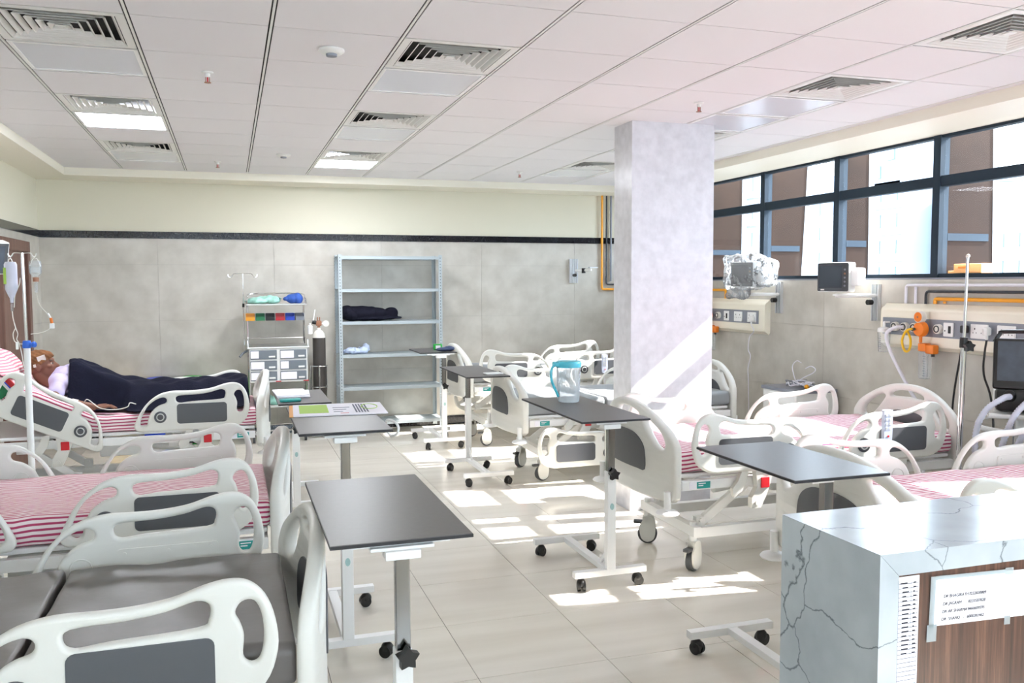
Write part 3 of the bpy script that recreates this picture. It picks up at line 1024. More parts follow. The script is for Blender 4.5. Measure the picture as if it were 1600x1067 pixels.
# ------------------------------------------------------------------ ceiling fittings
def grille_mesh():
    vanes, bm = [], MB()
    a = .288
    bm.b2(-a, a, -a, -.25, 0, .010).b2(-a, a, .25, a, 0, .010).b2(-a, -.25, -.25, .25, 0, .010).b2(.25, a, -.25, .25, 0, .010)
    frame = bm.mesh('frame', M['grille'], False)
    for k in range(6):
        b = MB()
        lo, hi = .246-.039*k, .246-.039*k-.016
        v = [[(sx*lo, sy*lo, .001) for sx, sy in ((-1, -1), (1, -1), (1, 1), (-1, 1))], [(sx*hi, sy*hi, .020) for sx, sy in ((-1, -1), (1, -1), (1, 1), (-1, 1))]]
        v2 = [[(x*(1-.006/lo), y*(1-.006/lo), z+.001) for x, y, z in v[0]], [(x*(1-.004/hi), y*(1-.004/hi), z) for x, y, z in v[1]]]
        for q in range(4):
            w = (q+1) % 4
            b.quad(v[0][q], v[0][w], v[1][w], v[1][q])
            b.quad(v2[0][q], v2[0][w], v2[1][w], v2[1][q])
            b.quad(v[0][q], v[0][w], v2[0][w], v2[0][q])
        vanes.append(b.mesh('vane', M['grille'], False))
    centre = MB().b2(-.022, .022, -.022, .022, .0, .006).mesh('centre_plate', M['grille'], False)
    duct = MB().b2(-.27, .27, -.27, .27, .055, .06).mesh('duct', M['void'], False)
    return frame, vanes, centre, duct
GF, GV, GCN, GDU = grille_mesh()
me_pf = MB().b2(-.288, .288, -.288, -.268, 0, .012).b2(-.288, .288, .268, .288, 0, .012).b2(-.288, -.268, -.268, .268, 0, .012).b2(.268, .288, -.268, .268, 0, .012).mesh('frame', M['white'], False)
me_pd = MB().b2(-.268, .268, -.268, .268, .004, .010).mesh('diffuser', M['panel_off'], False)
me_pl = MB().b2(-.268, .268, -.268, .268, .004, .010).mesh('diffuser', M['panel_on'], False)
colname = {-1: 'left', 2: 'middle', 6: 'window-side'}
def nth(k, total):
    return {0: 'nearest', total-1: 'farthest'}.get(k, 'second from front' if k == 1 else 'third from front')
cnt = {}
for kind in ('grille', 'off', 'on'):
    for c in (-1, 2, 6):
        cells = sorted(j for (cc, j), kd in SPECIAL.items() if cc == c and kd == kind)
        for q, j in enumerate(cells):
            loc = (GX(c)+.3, GY(j)+.3, ZC)
            if kind == 'grille':
                o = thing('air_diffuser', 'white square louvred ceiling diffuser, %s of the %s column of diffusers' % (nth(q, len(cells)), colname[c]), 'vent', loc, 0, 'ceiling air diffusers')
                inst('frame', GF, o)
                for v in GV:
                    inst('vane', v, o)
                inst('centre_plate', GCN, o)
                inst('duct', GDU, o)
            else:
                o = thing('ceiling_light', '%s square ceiling light panel%s in the %s column of fittings' % ('glowing' if kind == 'on' else 'unlit', '' if len(cells) == 1 else ', '+nth(q, len(cells))+' unlit one,', colname[c]), 'light', loc, 0, 'ceiling light panels')
                inst('frame', me_pf, o)
                inst('diffuser', me_pl if kind == 'on' else me_pd, o)
me_sp = MB().lathe([(.001, 0), (.032, -.002), (.03, -.008), (.014, -.012), (.012, -.03), (.001, -.031)], seg=16).mesh('escutcheon', M['grille'])
b = MB().cyl((-.010, 0, -.03), (-.010, 0, -.058), .0025, seg=6).cyl((.010, 0, -.03), (.010, 0, -.058), .0025, seg=6).lathe([(.004, -.056), (.018, -.058), (.018, -.061), (.002, -.062)], seg=14)
me_sf = b.mesh('deflector', M['copper'])
me_sb = MB().cyl((0, 0, -.03), (0, 0, -.056), .004, seg=8).mesh('glass_bulb', M['red'])
for x, y, l in ((-.085, 5.10, 'ceiling sprinkler head in the tile bay left of the middle diffusers, nearest'), (-.076, 8.74, 'small ceiling sprinkler head far back, above the papers table'),
                (2.906, 5.03, 'ceiling sprinkler head just right of the column top'), (2.90, 8.65, 'small ceiling sprinkler head far back, left of the column top')):
    o = thing('sprinkler', l, 'sprinkler', (x, y, ZC), 0, 'ceiling sprinklers')
    inst('escutcheon', me_sp, o)
    inst('deflector', me_sf, o)
    inst('glass_bulb', me_sb, o)
me_d1 = MB().lathe([(.001, 0), (.062, -.001), (.064, -.012), (.05, -.022), (.03, -.024), (.001, -.024)], seg=28).mesh('cover', M['grille'])
me_d2 = MB().lathe([(.001, -.022), (.028, -.023), (.026, -.036), (.001, -.040)], seg=20).mesh('sensor', M['strip'])
for x, y, l in ((.509, 4.44, 'round white ceiling detector near the top middle of the picture'), (.49, 8.1, 'round white ceiling detector far back above the crash cart')):
    o = thing('smoke_detector', l, 'detector', (x, y, ZC), 0, 'ceiling detectors')
    inst('cover', me_d1, o)
    inst('sensor', me_d2, o)

# ------------------------------------------------------------------ steel rack at the back wall
RX0, RX1, RY0, RY1 = 1.135, 2.30, 9.64, 10.0
rk = thing('steel_rack', 'tall grey slotted-angle steel rack with six shelves against the back wall', 'rack', (0, 0, 0))
me_p = MB()
me_p.b2(0, .040, 0, .003, .02, 2.0).b2(0, .003, 0, .040, .02, 2.0)
hole = MB()
for k in range(56):
    z = .06+k*.0345
    hole.b2(.016, .024, -.0008, .0002, z, z+.014).b2(-.0008, .0002, .016, .024, z, z+.014)
me_post, me_hole = me_p.mesh('post', M['rack'], False), hole.mesh('slot_holes', M['rackhole'], False)
for x, y, r in ((RX0, RY0, 0), (RX1, RY0, pi/2), (RX0, RY1, -pi/2), (RX1, RY1, pi)):
    p = inst('post', me_post, rk, (x, y, 0), (0, 0, r))
    h = inst('slot_holes', me_hole, p)
    h['kind'] = 'stuff'
sh = MB().b2(RX0+.004, RX1-.004, RY0+.004, RY1-.004, -.003, 0).b2(RX0+.004, RX1-.004, RY0+.003, RY0+.006, -.035, 0).b2(RX0+.004, RX1-.004, RY1-.006, RY1-.003, -.035, 0).mesh('shelf', M['rack'], False)
RZ = [.14, .53, .895, 1.262, 1.622, 1.985]
for z in RZ:
    inst('shelf', sh, rk, (0, 0, z))

def lump(name, pts, m, seed=0, amp=.012, fr=22, sub=3, flat=None, boxes=()):
    """soft lump built from overlapping ellipsoids: (centre, radii) list, remeshed into one skin"""
    b = MB()
    for c, r in pts:
        b.ball(c, r, 20)
    for c, r in boxes:
        b.box(c, (2*r[0], 2*r[1], 2*r[2]), None, .03)
    me = b.mesh(name, m)
    o = bpy.data.objects.new('tmp', me)
    COL.objects.link(o)
    md = o.modifiers.new('r', 'REMESH')
    md.mode, md.voxel_size = 'VOXEL', min(min(r) for c, r in list(pts)+list(boxes))*.22
    dg = bpy.context.evaluated_depsgraph_get()
    dg.update()
    me2 = bpy.data.meshes.new_from_object(o.evaluated_get(dg))
    bpy.data.objects.remove(o, do_unlink=True)
    rnd = random.Random(seed)
    ph = [rnd.uniform(0, 6) for _ in range(6)]
    for v in me2.vertices:
        x, y, z = v.co
        d = amp*(sin(fr*x+ph[0]+7*z)*.5+sin(fr*.8*z+ph[1]+fr*.5*x)*.5+.4*sin(fr*2.1*x-fr*1.4*z+ph[2]))
        v.co += v.normal*d
        if flat is not None and v.co.z < flat:
            v.co.z = flat
    fin_mesh(me2, m, True, 180)
    me2.name = name
    return me2
def soft(name, label, cat, pts, m, loc, **k):
    return tag(inst(name, lump(name, pts, m, **k), None, loc), label, cat)
soft('folded_blanket', 'rolled dark blanket lying on the third shelf of the steel rack', 'blanket',
     [((.22, 0, .085), (.24, .13, .085)), ((.40, 0, .075), (.12, .12, .075)), ((.10, 0, .07), (.14, .13, .07)), ((.55, 0, .075), (.085, .10, .075)), ((.35, .0, .03), (.33, .13, .03)), ((.05, 0, .1), (.09, .12, .07))],
     M['cloth_dark'], (RX0+.055, 9.83, RZ[3]+.002), flat=.0, amp=.006)
soft('crumpled_cloth', 'crumpled pale blue cloth lying on the fourth shelf of the steel rack', 'cloth',
     [((.08, 0, .03), (.10, .09, .035)), ((.18, 0, .035), (.08, .07, .04)), ((.23, .02, .06), (.04, .05, .05)), ((.02, 0, .02), (.07, .07, .02))],
     M['cloth_blue'], (RX0+.09, 9.80, RZ[2]+.002), flat=0, amp=.012, fr=40)

# ------------------------------------------------------------------ crash cart
CX0, CX1, CY0, CY1 = .172, .785, 9.45, 9.88
cc = thing('crash_cart', 'stainless steel crash cart with six labelled drawers and raised top shelf', 'cart', (0, 0, 0))
b = MB()
for x in (CX0, CX1-.02):
    for y in (CY0+.012, CY1-.012):
        b.cyl((x+.01, y, .10), (x+.01, y, 1.0 if y < 9.6 else 1.47), .012, seg=10)
for y in (CY0+.012, CY1-.012):
    b.cyl((CX0, y, .13), (CX1, y, .13), .010, seg=8)
b.obj('frame', M['chrome'], cc)
MB().b2(CX0+.008, CX1-.008, CY0, CY1, .645, 1.0, .004).obj('cabinet', M['cartwhite'], cc)
MB().b2(CX0-.01, CX1+.01, CY0-.01, CY1, 1.0, 1.022, .005).obj('worktop', M['steel'], cc)
MB().tube([(CX0, CY0, 1.02), (CX0, CY0, 1.085), (CX0, CY1, 1.09)], .006, 8, 0).tube([(CX1, CY0, 1.02), (CX1, CY0, 1.085), (CX1, CY1, 1.09)], .006, 8, 0).tube([(CX0, CY1, 1.09), (CX1, CY1, 1.09)], .006, 8, 0).obj('guard_rail', M['chrome'], cc)
for r in range(3):
    for c in range(2):
        x0 = CX0+.02+c*.302
        z0 = .665+r*.113
        d = MB().b2(x0, x0+.268, CY0-.014, CY0+.002, z0, z0+.095, .003).obj('drawer', M['drawer'], cc)
        MB().b2(x0+.004, x0+.085+.055*((r+c) % 2+(r == 0)*.5), CY0-.0165, CY0-.0142, z0+.010, z0+.086).obj('paper_label', M['paper'], d, smooth=False)
        MB().b2(x0+.185, x0+.25, CY0-.020, CY0-.0142, z0+.018, z0+.036, .002).obj('handle', M['cartwhite'], d)
for x in (.445, .73):
    MB().b2(x, x+.055, CY0-.004, CY0+.001, .648, .658).obj('red_seal', M['red'], cc, smooth=False)
MB().b2(CX0+.01, CX1-.01, CY0+.01, CY1-.01, .375, .385).b2(CX0+.01, CX1-.01, CY0+.008, CY0+.012, .385, .40).obj('lower_shelf', M['steel'], cc, smooth=False)
MB().b2(CX0-.005, CX1+.005, 9.62, CY1, 1.452, 1.468, .004).obj('top_shelf', M['steel'], cc)
MB().tube([(CX0, 9.64, 1.468), (CX0+.01, 9.65, 1.53), (CX0+.06, CY1-.05, 1.575), (CX1-.06, CY1-.05, 1.575), (CX1-.01, 9.65, 1.53), (CX1, 9.64, 1.468)], .008, 8, 5).obj('shelf_rail', M['chrome'], cc)
MB().b2(CX0, CX1, CY1-.03, CY1-.022, 1.30, 1.36).obj('bin_rail', M['steel'], cc, smooth=False)
for x in (CX0+.04, CX1-.04):
    for y in (CY0+.04, CY1-.04):
        MB().cyl((x-.012, y, .05), (x+.012, y, .05), .05, seg=18).b2(x-.018, x+.018, y-.02, y+.02, .07, .11).obj('caster', M['rubber'], cc)
p = MB().cyl((CX0-.032, CY1-.06, .95), (CX0-.032, CY1-.06, 1.79), .006, seg=8)
for sx in (-1, 1):
    p.tube([(CX0-.032, CY1-.06, 1.79), (CX0-.032+sx*.09, CY1-.06, 1.79), (CX0-.032+sx*.115, CY1-.06, 1.755), (CX0-.032+sx*.145, CY1-.06, 1.76), (CX0-.032+sx*.150, CY1-.06, 1.785)], .004, 6, 4)
p.obj('drip_hook', M['chrome'], cc)
MB().cyl((CX0-.032, CY1-.06, 1.43), (CX0-.032, CY1-.06, 1.47), .012, seg=8).obj('clamp', M['black'], cc)
MB().tube([(CX0, CY0+.1, .98), (CX0-.05, CY0+.06, .955), (CX0-.085, CY0+.03, .92)], .012, 8, 3).obj('side_lamp', M['drawer'], cc)
# bins hanging under the shelf
me_bin = MB()
def bin_mesh():
    b = MB()
    w, d, h = .094, .10, .078
    b.b2(0, w, 0, d, 0, .004).b2(0, .004, 0, d, 0, h).b2(w-.004, w, 0, d, 0, h).b2(0, w, d-.004, d, 0, h).b2(0, w, -.006, .0, 0, .042)
    return b
for k, (mm, nm) in enumerate((('amber', 'amber'), ('green', 'dark green'), ('black', 'black'), ('red', 'red'), ('blue', 'blue'), ('strip', 'grey'))):
    o = tag(inst('storage_bin', bin_mesh().mesh('storage_bin', M[mm], False), None, (CX0-.012+k*.104, 9.745, 1.285)), nm+' open-front storage bin hanging under the top shelf of the crash cart', 'bin', 'bins on the crash cart')
soft('plastic_pack', 'mint green pack in clear wrapping lying on the top shelf of the crash cart', 'pack',
     [((.10, 0, .03), (.12, .09, .035)), ((.22, .02, .045), (.13, .08, .045)), ((.03, 0, .02), (.06, .07, .03)), ((.27, 0, .025), (.07, .08, .03))], M['mint'], (CX0+.012, 9.74, 1.470), flat=0, amp=.010, fr=34)
soft('blue_bag', 'rumpled blue bag at the right end of the crash cart top shelf', 'bag',
     [((0, 0, .05), (.075, .07, .055)), ((.05, 0, .05), (.06, .07, .06)), ((-.06, 0, .05), (.04, .05, .025))], M['bluebag'], (CX0+.478, 9.73, 1.470), flat=0, amp=.005, fr=30)
soft('supply_bag', 'clear bag with greenish contents on the lower shelf of the crash cart', 'bag',
     [((0, 0, .05), (.12, .12, .06)), ((.14, 0, .04), (.10, .11, .05))], M['mint'], (CX0+.15, 9.62, .386), flat=0, amp=.008, fr=30)

# ------------------------------------------------------------------ oxygen cylinder on its trolley
ox = thing('oxygen_cylinder', 'black oxygen cylinder with white shoulder and brass regulator beside the crash cart', 'cylinder', (.925, 9.72, .03))
MB().lathe([(.001, 0), (.066, .004), (.07, .02), (.07, 1.06)], seg=28).obj('body', M['cyl'], ox)
MB().lathe([(.07, 1.06), (.064, 1.10), (.045, 1.13), (.022, 1.145), (.018, 1.17), (.001, 1.171)], seg=28).obj('shoulder', M['cylw'], ox)
MB().cyl((0, 0, 1.17), (0, 0, 1.25), .016).b2(-.03, .03, -.025, .025, 1.19, 1.245, .006).cyl((-.012, 0, 1.245), (-.012, 0, 1.285), .006).cyl((.012, 0, 1.245), (.012, 0, 1.285), .006).obj('valve', M['copper'], ox)
MB().cyl((.03, -.02, 1.215), (.075, -.02, 1.215), .008).cyl((.075, -.035, 1.215), (.075, -.012, 1.215), .034, seg=24).obj('gauge', M['cylw'], ox)
MB().cyl((-.03, -.01, 1.225), (-.07, -.01, 1.235), .022).obj('regulator_knob', M['black'], ox)
MB().lathe([(.001, 0), (.026, .004), (.028, .09), (.012, .10), (.010, .12), (.001, .121)], c=(-.095, -.02, 1.10), seg=16).cyl((-.06, -.02, 1.25), (-.04, -.02, 1.37), .006).obj('humidifier_bottle', M['white'], ox)
tr = thing('cylinder_trolley', 'slim chrome trolley frame holding the black oxygen cylinder', 'trolley', (.925, 9.72, 0))
b = MB()
for x in (-.085, .085):
    b.tube([(x, .09, .08), (x, .09, .78)], .008, 8, 0)
b.tube([(-.01, -.09, .02), (-.01, -.09, .78)], .009, 8, 0)
for z in (.30, .55, .78):
    b.tube([(.085*cos(a), .09*sin(a), z) for a in [2*pi*k/24 for k in range(24)]], .006, 6, 0, True)
b.obj('frame', M['chrome'], tr)
MB().b2(-.09, .09, -.09, .10, .012, .026).obj('base_plate', M['steel'], tr, smooth=False)
for x in (-.11, .11):
    MB().cyl((x-.012, .07, .045), (x+.012, .07, .045), .045, seg=18).obj('wheel', M['rubber'], tr)

# ------------------------------------------------------------------ coloured waste bins behind the patient's bed
def waste_bin(label, x, m, w=.34):
    w *= .90
    o = thing('waste_bin', label, 'bin', (x, 9.80, 0), 0, 'pedal waste bins by the back wall')
    MB().prism([(-w*.40, 0), (w*.40, 0), (w*.47, .60), (-w*.47, .60)], 'y', -.17, .17).obj('body', m, o, smooth=False)
    MB().prism(c2([(-w*.46, .602), (w*.46, .602), (w*.45, .655), (w*.3, .69), (-w*.3, .69), (-w*.45, .655)], 3), 'y', -.18, .18).obj('lid', m, o)
    MB().b2(-.06, .06, -.21, -.165, .02, .04, .004).obj('pedal', M['black'], o)
waste_bin('yellow waste bin by the back wall, leftmost of the three', -1.075, M['yellow'])
waste_bin('blue waste bin between the yellow and green bins', -.745, M['blue'])
waste_bin('green waste bin by the back wall, rightmost of the three', -.40, M['bgreen'], .33)

# ------------------------------------------------------------------ marble counter in the right foreground
KX0, KX1, KY0, KY1, KZ = 1.303, 2.9, 1.48, 1.825, 1.10
kt = thing('nurse_counter', 'veined grey marble counter with walnut front panel in the right foreground', 'counter', (0, 0, 0))
MB().prism([(KX0, 0), (KX0+.05, 0), (KX0+.05, KZ-.0507), (KX0, KZ-.0007)], 'y', KY0+.0003, KY1).obj('side_slab', M['marble'], kt, smooth=False)
MB().prism([(KX0, KZ), (KX0+.05, KZ-.05), (KX1, KZ-.05), (KX1, KZ)], 'y', KY0, KY1).obj('top_slab', M['marble'], kt, smooth=False)
MB().b2(KX1-.05, KX1, KY0+.0005, KY1, 0, KZ-.0505).obj('end_slab', M['marble'], kt, smooth=False)
for k in range(3):
    a = KX0+.0505+k*.4985
    MB().b2(a, a+.497, KY0+.012, KY0+.03, .08, KZ-.0505).obj('front_panel', M['walnut'], kt, smooth=False)
MB().b2(KX0+.05, KX1-.05, KY0+.04, KY1-.01, 0, .08).obj('plinth', M['granite'], kt, smooth=False)
MB().b2(KX0+.05, KX1-.05, KY1-.02, KY1-.004, .08, KZ-.05).obj('back_panel', M['marble'], kt, smooth=False)
PF = KY0+.012
ls = thing('duty_list', 'narrow ruled list sheet stuck at the left edge of the counter front', 'paper', (KX0+.056, PF-.0012, .70))
MB().b2(0, .058, -.0008, .0008, 0, .342).obj('sheet', M['paper'], ls, smooth=False)
b = MB()
for k in range(33):
    z = .012+k*.0098
    if .05 < z < .075:
        continue
    b.b2(.003, .055, -.0012, -.0009, z, z+.0011)
b.b2(.036, .0365, -.0012, -.0009, .075, .335).b2(.0028, .0034, -.0012, -.0009, .012, .335)
o = b.obj('ruled_lines', M['ink'], ls, smooth=False)
o['kind'] = 'stuff'
b = MB()
rnd = random.Random(3)
for k in range(24):
    z = .33-k*.0098*(1 if k < 20 else 1)
    if k < 17:
        w = rnd.uniform(.010, .022)
        b.b2(.013-(.006 if k < 1 else 0), .013+w, -.0012, -.0009, z-.004, z-.001)
        b.b2(.042, .042+rnd.uniform(.004, .010), -.0012, -.0009, z-.004, z-.001)
for z in (.066, .056, .047):
    b.b2(.008+rnd.uniform(0, .008), .040, -.0012, -.0009, z, z+.0035)
o = b.obj('handwriting', M['blackink'], ls, smooth=False)
o['kind'] = 'stuff'
nt_ = thing('phone_notice', 'white notice with four printed lines of names and phone numbers taped to the counter front', 'notice', (1.455, PF-.0020, .922), 0)
nt_.rotation_euler = (0, radians(1.6), 0)
MB().b2(0, .285, -.0006, .0006, 0, .108).obj('sheet', M['paper'], nt_, smooth=False)
for k, (a, c, dx) in enumerate((('DR BHAGIRATH -', '7232820009', 0), ('DR JAGRAM     :', '8233587828', -.001), ('DR AK SHARMA  :', '9460609595', -.002), ('DR  SHAFIQ   -', '6000282462', -.003))):
    z = .062-.0172*k
    for s, x in ((a, .027+dx), (c, .098+dx)):
        inst('print_line', text_mesh('print_line', s, .0098, M['blackink'], .18), nt_, (x, -.0009, z), (pi/2, 0, 0))
for nm, x0, x1, z0, z1 in (('tape', -.010, .004, -.004, .112), ('tape', -.014, .012, -.034, .004), ('tape', .004, .20, .104, .1125), ('tape', .20, .224, .100, .116), ('tape', .205, .222, -.016, .004)):
    MB().b2(x0, x1, -.0013, -.0008, z0, z1).obj(nm, M['tape'], nt_, smooth=False)

# ------------------------------------------------------------------ service panels and pipes on the right wall
def socket_mesh(double):
    b = MB()
    w = .145 if double else .09
    b.b2(-.012, 0, -w/2, w/2, -.05, .05, .004)
    return b.mesh('socket_plate', M['white'])
def pins(ys_):
    b = MB()
    for y in ys_:
        b.b2(-.0128, -.0119, y-.004, y+.004, .012, .024).b2(-.0128, -.0119, y-.016, y-.011, -.014, -.006).b2(-.0128, -.0119, y+.011, y+.016, -.014, -.006)
    return b.mesh('pin_holes', M['black'], False)
SP2, SP1 = socket_mesh(True), socket_mesh(False)
PIN2, PIN1 = pins((-.035, .035)), pins((0,))
OUT = MB().lathe([(.001, -.03), (.034, -.03), (.036, -.012), (.036, 0), (.001, .001)], seg=24, mt=Matrix.Rotation(pi/2, 4, 'Y')).mesh('gas_outlet', M['cylw'])
OUTR = ring_mesh((0, 0, 0), .022, .005, M['darkgrey'], name='outlet_ring')
def service_panel(label, y0, y1, sockets, outs, switches):
    p = thing('service_panel', label, 'panel', (XR-.0105, 0, 0))
    prof = c2([(0, 1.19), (-.045, 1.192), (-.062, 1.21), (-.064, 1.30), (-.064, 1.42), (-.058, 1.468), (-.03, 1.49), (0, 1.49)], 3)
    b = MB()
    A = [b.bm.verts.new((u, y0, v)) for u, v in prof]
    B = [b.bm.verts.new((u, y1, v)) for u, v in prof]
    for k in range(len(prof)):
        b.bm.faces.new((A[k], A[(k+1) % len(prof)], B[(k+1) % len(prof)], B[k]))
    b.bm.faces.new(A[::-1])
    b.bm.faces.new(B)
    b.obj('body', M['ivory'], p, ang=30)
    for z in (1.452, 1.232):
        MB().b2(-.066, -.058, y0+.02, y1-.02, z, z+.004).obj('moulding', M['ivory'], p, smooth=False)
    MB().b2(-.069, -.060, y0+.10, y1-.03, 1.272, 1.402).obj('grey_strip', M['strip'], p, smooth=False)
    for y, dbl in sockets:
        s = inst('socket_plate', SP2 if dbl else SP1, p, (-.069, y, 1.335))
        inst('pin_holes', PIN2 if dbl else PIN1, s)
    for y in outs:
        s = inst('gas_outlet', OUT, p, (-.069, y, 1.335))
        inst('outlet_ring', OUTR, s, (-.031, 0, 0), (0, 0, pi/2))
    for y in switches:
        s = inst('switch_plate', SP1, p, (-.069, y, 1.335))
        MB().b2(-.016, -.011, -.014, .010, -.026, .026, .002).obj('rocker', M['black'], s, (0, -.012, 0))
        MB().b2(-.0135, -.0115, .024, .032, -.014, -.004).obj('indicator', M['black'], s, smooth=False)
    return p
service_panel('ivory wall service panel with sockets just right of the column', 7.235, 8.9, [(7.44, True), (7.68, True), (8.62, True)], [8.05, 8.27, 8.40], [7.90])
service_panel('long ivory wall service panel with gas outlets at the right edge', 3.5, 5.66, [(4.69, True), (4.47, True), (4.25, True), (3.95, True)], [5.48, 5.38, 5.28, 5.05], [4.96])
def pipe(label, name, pts, r, m, group='medical gas pipes'):
    return tag(MB().tube(pts, r, 10, 0).obj(name, m), label, 'pipe', group)
XW = XR-.03
def bend(pts, r=.03):
    """round the corners of a polyline"""
    pts = [Vector(p) for p in pts]
    out = [pts[0]]
    for a, b, c in zip(pts, pts[1:], pts[2:]):
        u, v = (a-b).normalized(), (c-b).normalized()
        for k in range(6):
            t = k/5
            out.append((b+u*r)*(1-t)**2+b*2*t*(1-t)+(b+v*r)*t*t)
    out.append(pts[-1])
    return out
pipe('pale lilac gas pipe running highest above the long service panel', 'gas_pipe', bend([(XW, 5.444, 1.513), (XW, 5.444, 1.655), (XW, 3.4, 1.655)]), .011, M['whitepipe'])
pipe('short pale drop pipe joining the highest pipe to the long panel', 'gas_pipe', [(XW, 5.345, 1.513), (XW, 5.345, 1.642)], .010, M['whitepipe'])
pipe('black gas pipe above the long service panel', 'gas_pipe', bend([(XW, 5.242, 1.513), (XW, 5.242, 1.607), (XW, 3.4, 1.607)]), .010, M['blackpipe'])
pipe('amber gas pipe running lowest above the long service panel', 'gas_pipe', bend([(XW, 5.15, 1.516), (XW, 5.15, 1.552), (XW, 3.4, 1.552)], .014), .014, M['amber'])
pipe('short amber drop pipe into the long service panel', 'gas_pipe', [(XW, 5.06, 1.520), (XW, 5.06, 1.5365)], .012, M['amber'])
pipe('amber gas pipe coming down the back corner and along to the panel by the column', 'gas_pipe', bend([(4.437, YB-.04, ZB-.001), (4.437, YB-.04, 1.60), (4.966, YB-.04, 1.60), (4.966, 8.0, 1.60), (4.966, 8.0, 1.513)]), .014, M['amber'])
pipe('black gas pipe beside the amber pipe in the back corner', 'gas_pipe', bend([(4.50, YB-.035, ZB-.001), (4.50, YB-.035, 1.66), (4.935, YB-.035, 1.66), (4.935, 8.25, 1.66), (4.935, 8.25, 1.513)]), .010, M['blackpipe'])
pipe('grey gas pipe nearest the corner on the back wall', 'gas_pipe', [(4.56, YB-.035, 1.70), (4.56, YB-.035, ZB-.001)], .012, M['strip'])

# suction jars, regulator and flow meters plugged into the panels
def suction(label, y, base=1.19):
    o = thing('suction_jar', label, 'jar', (XR-.135, y, base-.06))
    MB().lathe([(.001, 0), (.040, .004), (.045, .10), (.047, .16), (.001, .161)], seg=20).obj('bowl', M['clear'], o)
    MB().lathe([(.049, .158), (.051, .175), (.045, .19), (.012, .20), (.001, .201)], seg=20).obj('lid', M['white'], o)
    MB().cyl((0, 0, .19), (0, 0, .24), .010).cyl((0, 0, .235), (.05, 0, .235), .008).obj('nozzle', M['white'], o)
    b = MB()
    for k in range(7):
        b.b2(-.0465, -.0455, -.02, -.004+.008*(k % 2), .03+.016*k, .033+.016*k)
    s = b.obj('scale_marks', M['ink'], o, smooth=False)
    s['kind'] = 'stuff'
suction('small clear suction jar hanging at the left end of the long service panel', 5.55)
def flow(label, y, big=True):
    o = thing('suction_regulator', label, 'regulator', (XR-.14, y, 1.33))
    MB().lathe([(.001, -.035), (.035, -.035), (.055, -.02), (.058, 0), (.05, .025), (.001, .026)], seg=26, mt=Matrix.Rotation(-pi/2, 4, 'Y')).obj('body', M['orange'], o)
    MB().cyl((-.036, .025, 0), (-.041, .025, 0), .011, seg=12).obj('dial_mark', M['black'], o)
    MB().cyl((.01, 0, .09), (-.03, 0, .09), .042, seg=26).obj('gauge_rim', M['cylw'], o)
    MB().cyl((-.028, 0, .09), (-.034, 0, .09), .036, seg=26).obj('gauge_face', M['orange'], o)
    MB().cyl((-.034, 0, .09), (-.036, 0, .09), .008, seg=12).obj('gauge_pin', M['copper'], o)
    MB().cyl((0, 0, .02), (0, 0, .09), .014).cyl((0, 0, -.02), (0, 0, -.10), .012).obj('stem', M['orange'], o)
    return o
flow('round orange suction regulator with gauge on the long service panel', 5.165)
flow('orange suction regulator partly hidden behind the column edge', 8.17)
def meter(label, y):
    o = thing('flow_meter', label, 'flow meter', (XR-.105, y, 1.195))
    MB().b2(-.03, .03, -.02, .05, -.03, .03, .008).b2(-.028, .028, -.10, -.015, -.045, .022, .012).obj('head', M['orange'], o)
    MB().cyl((0, -.03, -.045), (0, -.03, -.02), .013).obj('outlet_cap', M['black'], o, (0, -.04, -.02))
    MB().b2(-.03, .03, -.036, .044, -.235, -.03, .012).obj('bottle', M['clear'], o)
    MB().cyl((-.012, -.016, -.22), (-.012, -.016, -.03), .017, seg=16).obj('gauge_tube', M['clear'], o)
    b = MB()
    for k in range(9):
        b.b2(-.0316, -.0308, -.028, -.004-(.006 if k % 2 else 0), -.21+.018*k, -.207+.018*k)
    s = b.obj('scale_marks', M['ink'], o, smooth=False)
    s['kind'] = 'stuff'
meter('orange headed flow meter with clear ribbed bottle below the round regulator', 5.15)
meter('orange headed flow meter at the column edge under the near wall panel', 8.15)
def line(name, label, cat, pts, r, m, k=6):
    return tag(MB().tube(pts, r, 8, k).obj(name, m), label, cat)
line('suction_tube', 'looped yellow tube hanging from the orange regulator', 'tube', [(4.85, 5.238, 1.33), (4.84, 5.29, 1.31), (4.84, 5.33, 1.24), (4.85, 5.32, 1.17), (4.85, 5.29, 1.155), (4.85, 5.26, 1.18), (4.85, 5.255, 1.25), (4.86, 5.30, 1.31)], .009, M['yellow'])
line('air_hose', 'white hose hanging from the service panel down behind the bed headboard', 'hose', [(4.885, 5.38, 1.335), (4.83, 5.40, 1.33), (4.80, 5.45, 1.28), (4.82, 5.44, 1.17), (4.84, 5.36, 1.02), (4.86, 5.27, .88), (4.88, 5.16, .70), (4.88, 5.12, .4), (4.86, 5.12, .02)], .013, M['whitepipe'])
def plug(label, y, z, m, cord, r, cm):
    o = thing('power_plug', label, 'plug', (XR-.0935, y, z))
    MB().b2(-.045, 0, -.022, .022, -.026, .03, .010).cyl((-.022, 0, -.02), (-.022, 0, -.055), .009).obj('body', m, o)
    px, pz = XR-.0935, z
    MB().tube([(a-px, b-y, c-pz) for a, b, c in cord], r, 8, 6).obj('power_cord', cm, o)
plug('black power plug and cord in the long panel left of the drip pole', 4.79, 1.345, M['black'], [(4.885, 4.79, 1.285), (4.87, 4.795, 1.20), (4.85, 4.82, .96), (4.85, 4.84, .77), (4.86, 4.85, .5), (4.88, 4.85, .02)], .007, M['black'])
